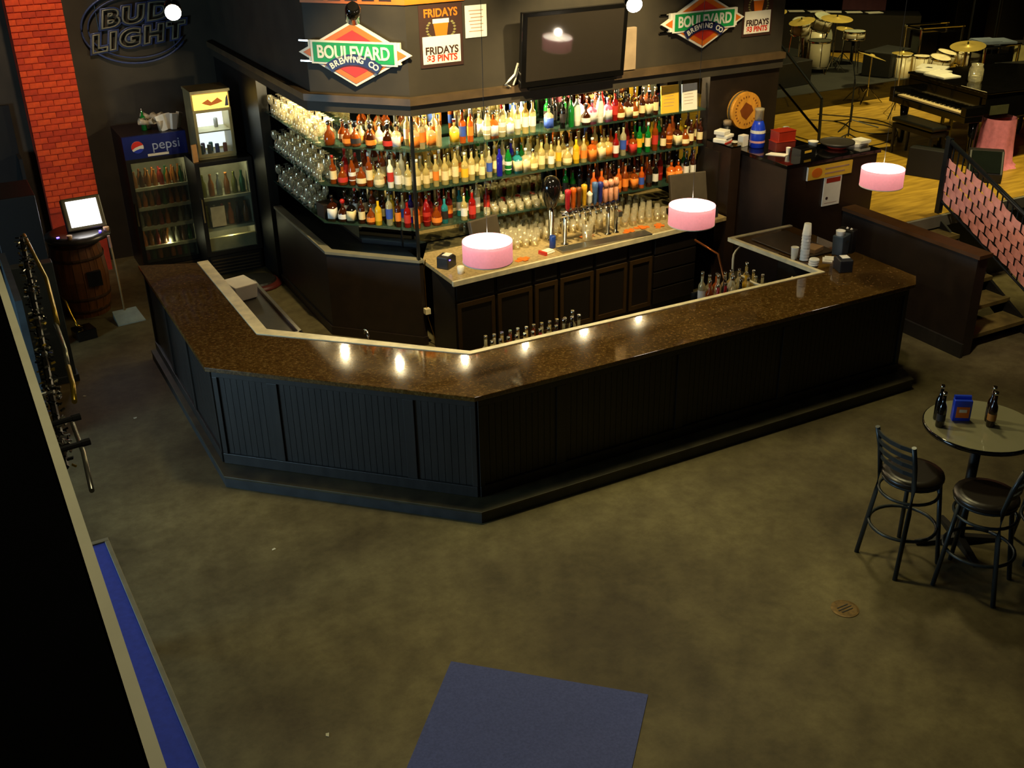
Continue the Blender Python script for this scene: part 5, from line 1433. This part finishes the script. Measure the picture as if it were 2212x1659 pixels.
# drum riser
rs = obj('drum_riser', MB().box(12.0, 13.45, SZ, 15.35, 16.9, SZ+.26), glossblack, None)
o = obj('riser_carpet', MB().box(12.0, 13.45, SZ+.26, 15.35, 16.9, SZ+.27), mat('dark_olive_carpet', '15150c', .8, var=.4, scale=7))
o.parent = rs
tag(rs, 'low black drum riser at the back left of the stage', 'riser')
RZ = SZ+.27
shellw = mat('white_drum_shell', 'd8cca8', .3, var=.06); head = mat('clear_drum_head', 'a8aC96', .3); cym = mat('cymbal_bronze', 'd8bc60', .35, metal=.45, var=.1)
def drum(parent_loc, r, h, label, axis=None, legs=True, hm=None, z=None, stand=0.3, tilt=(0, 0)):
    t = thing('drum', label, 'drum', parent_loc)
    M_ = Matrix.Translation((0, 0, stand)) @ Matrix.Rotation(tilt[0], 4, 'X') @ Matrix.Rotation(tilt[1], 4, 'Y')
    if axis == 'front': M_ = Matrix.Translation((0, 0, r+.02)) @ Matrix.Rotation(R(35), 4, 'Z') @ Matrix.Rotation(R(90), 4, 'X') @ Matrix.Translation((0, 0, -h/2))
    obj('shell', MB().lathe([(r, 0.01), (r, h-.01)], 24, M=M_), shellw, t, smooth=True)
    obj('batter_head', MB().lathe([(r-.005, h-.01), (r-.005, h)], 24, M=M_), hm or head, t)
    obj('hoop', MB().lathe([(r+.008, h-.03), (r+.012, h-.01), (r+.008, h+.004)], 24, M=M_, cap=False).lathe([(r+.008, 0), (r+.012, .02), (r+.008, .03)], 24, M=M_, cap=False), chrome, t, smooth=True)
    l = MB()
    for k in range(6):
        a = k*PI/3
        l.add([], []) ; l.bar(M_ @ Vector(((r+.01)*math.cos(a), (r+.01)*math.sin(a), .01)), M_ @ Vector(((r+.01)*math.cos(a), (r+.01)*math.sin(a), h-.01)), .005, n=5)
    obj('lug_rods', l, chrome, t)
    for k in range(3):
        a = k*2*PI/3+.4
        if axis != 'front': obj('leg', MB().bar((r*.8*math.cos(a), r*.8*math.sin(a), stand+.02), (r*1.15*math.cos(a), r*1.15*math.sin(a), 0), .009, n=6), chrome, t)
        elif k < 2: obj('leg', MB().bar((r*math.cos(a)*.9, r*math.sin(a)*.9, .2), (r*1.2*math.cos(a), r*1.2*math.sin(a), 0), .009, n=6), chrome, t)
    return t
drum((14.05, 14.75, RZ), .20, .46, 'tall white shelled floor drum at the front of the left kit', stand=.08)
drum((13.4, 15.3, RZ), .19, .36, 'white shelled drum at the far left of the left kit', stand=.15)
drum((14.75, 15.55, RZ), .28, .42, 'large white bass drum lying at the back of the left kit', axis='front')
drum((14.35, 15.10, RZ), .17, .24, 'clear headed tom raised at the centre of the left kit', stand=.66, tilt=(.35, 0))
drum((13.75, 14.95, RZ), .16, .22, 'clear headed tom raised at the left of the left kit', stand=.66, tilt=(.3, -.2))
drum((14.55, 14.45, RZ), .18, .14, 'shallow snare drum on its stand right of the tall white drum', stand=.55)
drum((14.92, 13.62, SZ), .135, .58, 'left tall pale conga drum beside the piano', stand=.06, hm=cream)
drum((15.10, 13.38, SZ), .135, .58, 'right tall pale conga drum beside the piano', stand=.06, hm=cream)
def cymbal(x, y, z, r, label, tilt=(.1, .1), base=RZ):
    t = thing('cymbal', label, 'cymbal', (x, y, base), -.65)
    h = z-base
    M_ = Matrix.Translation((0, 0, h)) @ Matrix.Rotation(tilt[0], 4, 'X') @ Matrix.Rotation(tilt[1], 4, 'Y')
    obj('plate', MB().lathe([(r, 0), (r*.5, .012), (r*.2, .018), (r*.12, .035), (.01, .038), (r*.2, .012), (r*.98, -.003)], 28, M=M_, cap=False), cym, t, smooth=True)
    obj('wing_nut', MB().lathe([(.012, .03), (.012, .07)], 8, M=M_), blackmetal, t)
    obj('pole', MB().bar((0, 0, .1), (0, 0, h+.03), .010), chrome, t)
    for k in range(3):
        a = k*2*PI/3
        obj('leg', MB().bar((0, 0, .25), (.25*math.cos(a), .25*math.sin(a), .005), .008, n=6), chrome, t)
cymbal(14.20, 14.55, 2.18, .27, 'large bright crash cymbal over the left drum kit', (.12, .04))
cymbal(14.72, 14.85, 1.93, .17, 'small hi-hat cymbal right of the big crash cymbal')
cymbal(13.50, 14.65, 2.18, .22, 'tilted ride cymbal at the left of the left kit', (.15, -.2))
cymbal(13.55, 15.35, 2.25, .17, 'small cymbal furthest left over the left kit', (.2, -.1))
cymbal(14.22, 11.75, 2.10, .26, 'bronze cymbal tilted over the second kit behind the piano', (.15, -.1), SZ)
cymbal(13.5, 12.35, 1.98, .16, 'small flat cymbal left of the second kit behind the piano', (0, 0), SZ)
cymbal(13.9, 13.35, 1.75, .24, 'dark tilted cymbal over the conga drums', (-.1, .3), SZ)
drum((14.55, 12.55, SZ), .16, .2, 'pale tom drum nearest the piano in the second kit', stand=.60, hm=cream, tilt=(.2, 0))
drum((14.9, 12.75, SZ), .15, .2, 'pale tom drum in the middle of the second kit', stand=.62, hm=cream, tilt=(.2, .1))
drum((15.2, 12.5, SZ), .17, .22, 'pale tom drum at the back of the second kit', stand=.60, hm=cream)
o = obj('drum_throne', MB().lathe([(.17, .42), (.19, .45), (.19, .50), (.15, .53)], 20).bar((0, 0, 0), (0, 0, .43), .03), black, None, (15.05, 14.95, RZ), smooth=True)
tag(o, 'round black drum stool right of the hi-hat', 'stool')
o = obj('speaker_wedge', MB().prism([(-.35, -.25), (.35, -.25), (.42, .25), (-.42, .25)], 0, .42), mat('dark_cabinet2', '0d0d08', .6), None, (14.9, 13.95, RZ), .3, bevel=.02)
tag(o, 'big black cabinet at the right side of the drum riser', 'speaker')
o = obj('equipment_case', MB().box(-.45, -.25, 0, .45, .25, .40), black, None, (12.75, 14.2, RZ), 0.1, bevel=.01)
tag(o, 'black equipment case at the left front of the drum riser', 'case')
# racks of keyboards
t = thing('percussion_rack', 'black and chrome percussion rack standing behind the conga drums', 'rack', (15.95, 13.95, SZ), -.2)
for x in (-.42, .42):
    for y in (-.22, .22): obj('upright', MB().bar((x, y, 0), (x, y, 1.0), .022), chrome, t)
obj('top_bars', MB().bar((-.45, -.22, 1.0), (.45, -.22, 1.0), .02).bar((-.45, .22, 1.0), (.45, .22, 1.0), .02).bar((-.42, -.25, .98), (-.42, .25, .98), .02), chrome, t)
obj('black_modules', MB().box(-.36, -.18, .50, -.04, .18, .92).box(.02, -.18, .45, .36, .18, .90), glossblack, t)
obj('low_bar', MB().bar((-.45, -.22, .35), (.45, -.22, .35), .02), chrome, t)
t = thing('percussion_rack', 'black and chrome rack right of the first one with a grey blue case on it', 'rack', (15.1, 12.0, SZ), -.1)
for x in (-.35, .35):
    for y in (-.2, .2): obj('upright', MB().bar((x, y, 0), (x, y, 1.02), .022), chrome, t)
obj('top_bars', MB().bar((-.38, -.2, 1.02), (.38, -.2, 1.02), .02).bar((-.38, .2, 1.02), (.38, .2, 1.02), .02), chrome, t)
obj('black_module', MB().box(-.3, -.16, .45, .3, .16, .9), glossblack, t)
o = obj('grey_blue_case', MB().box(-.30, -.20, 0, .30, .20, .035).box(-.29, -.19, .035, .05, .19, .05), mat('grey_blue_case', '6a7484', .4), None, (15.08, 12.0, SZ+1.045), -.35, bevel=.006)
tag(o, 'open grey blue case lying on top of the right rack', 'case')
o = obj('red_indicator', MB().cbox((0, 0, 0), (.06, .02, .03)), mat('red_led', 'ff1010', .4, emit=8, emit_color='ff2010'), None, (14.93, 11.62, SZ+.72))
o2 = obj('amplifier', MB().box(-.32, -.2, 0, .32, .2, .80), black, None, (15.1, 11.45, SZ), -.2, bevel=.01)
o.parent = o2; o.location = (-.22, -.205, .68)
tag(o2, 'black amplifier with a red light behind the piano', 'amplifier')
t = thing('music_stand_board', 'dark stand holding a pale board at the right edge behind the piano', 'stand', (15.75, 11.95, SZ))
obj('cabinet', MB().box(-.30, -.2, 0, .30, .2, 1.0), black, t, bevel=.01)
obj('pale_board', MB().box(-.22, -.215, .62, .10, -.2, .98), mat('pale_board', 'b0a468', .7), t)
t.rotation_euler = (0, 0, -.5)
# back of the stage : tables with papers, dark boxes
bt2 = thing('back_table', 'long black table with white papers at the back left of the stage', 'table', (17.0, 17.4, SZ), -.75)
obj('top', MB().box(-1.6, -.35, .72, 1.6, .35, .76), black, bt2)
obj('cloth_front', MB().box(-1.6, -.35, .05, 1.6, -.33, .72), mat('case_black', '0c0b09', .5), bt2)
for x in (-1.5, 1.5):
    for y in (-.3, .3): obj('leg', MB().bar((x, y, 0), (x, y, .72), .02), black, bt2)
ca, sa = math.cos(-.75), math.sin(-.75)
for k, u in enumerate((-1.2, -.85, -.45, -.1, .3, .7)):
    o = obj('paper_sheet', MB().box(-.16, -.10, 0, .16, .10, .01), paper, None, (17.0+u*ca, 17.4+u*sa, SZ+.76), -.75+.2*(k % 3))
    tag(o, 'white paper sheet, %s from the left on the back table' % ORD[k], 'paper', 'papers on the back table')
o = obj('pink_box', MB().box(-.45, -.12, 0, .45, .12, .5), mat('dusty_pink', '7a4a58', .8), None, (18.3, 18.0, SZ), -.75, bevel=.01)
o.scale = (1, 1, 2.4)
tag(o, 'dusty pink covered block behind the back table', 'block')
for k, (x, y, w, d, h, lab) in enumerate(((20.0, 16.5, 1.0, .6, 1.5, 'dark tall case at the back of the stage in the middle'), (19.2, 14.9, .8, .6, 1.4, 'dark tall case at the back right of the stage'),
                                          (17.9, 13.0, .8, .6, 1.9, 'tall black speaker cabinet behind the piano at the right'), (21.6, 18.5, 1.2, .8, 1.6, 'dark case furthest back on the stage'))):
    o = obj('stage_case', MB().box(-w/2, -d/2, 0, w/2, d/2, h), mat('case_black', '0c0b09', .5), None, (x, y, SZ), -.5, bevel=.01)
    tag(o, lab, 'case')
    obj('case_edge', MB().box(-w/2-.005, -d/2-.005, h-.03, w/2+.005, -d/2+.02, h+.003), steel, o)
o = obj('red_crate', MB().box(-.25, -.2, 0, .25, .2, .5), redpl, None, (12.75, 15.1, RZ), .2, bevel=.01)
tag(o, 'red crate at the left edge of the drum riser', 'crate')

# lettering curves become plain meshes
bpy.context.view_layer.update()
dg = bpy.context.evaluated_depsgraph_get()
for o in [o for o in SC.objects if o.type == 'FONT']:
    me = bpy.data.meshes.new_from_object(o.evaluated_get(dg))
    nm = o.name.split('.')[0]
    n = bpy.data.objects.new(nm, me); COL.objects.link(n)
    n.parent = o.parent; n.location = o.location; n.rotation_euler = o.rotation_euler; n.scale = o.scale
    bpy.data.objects.remove(o)
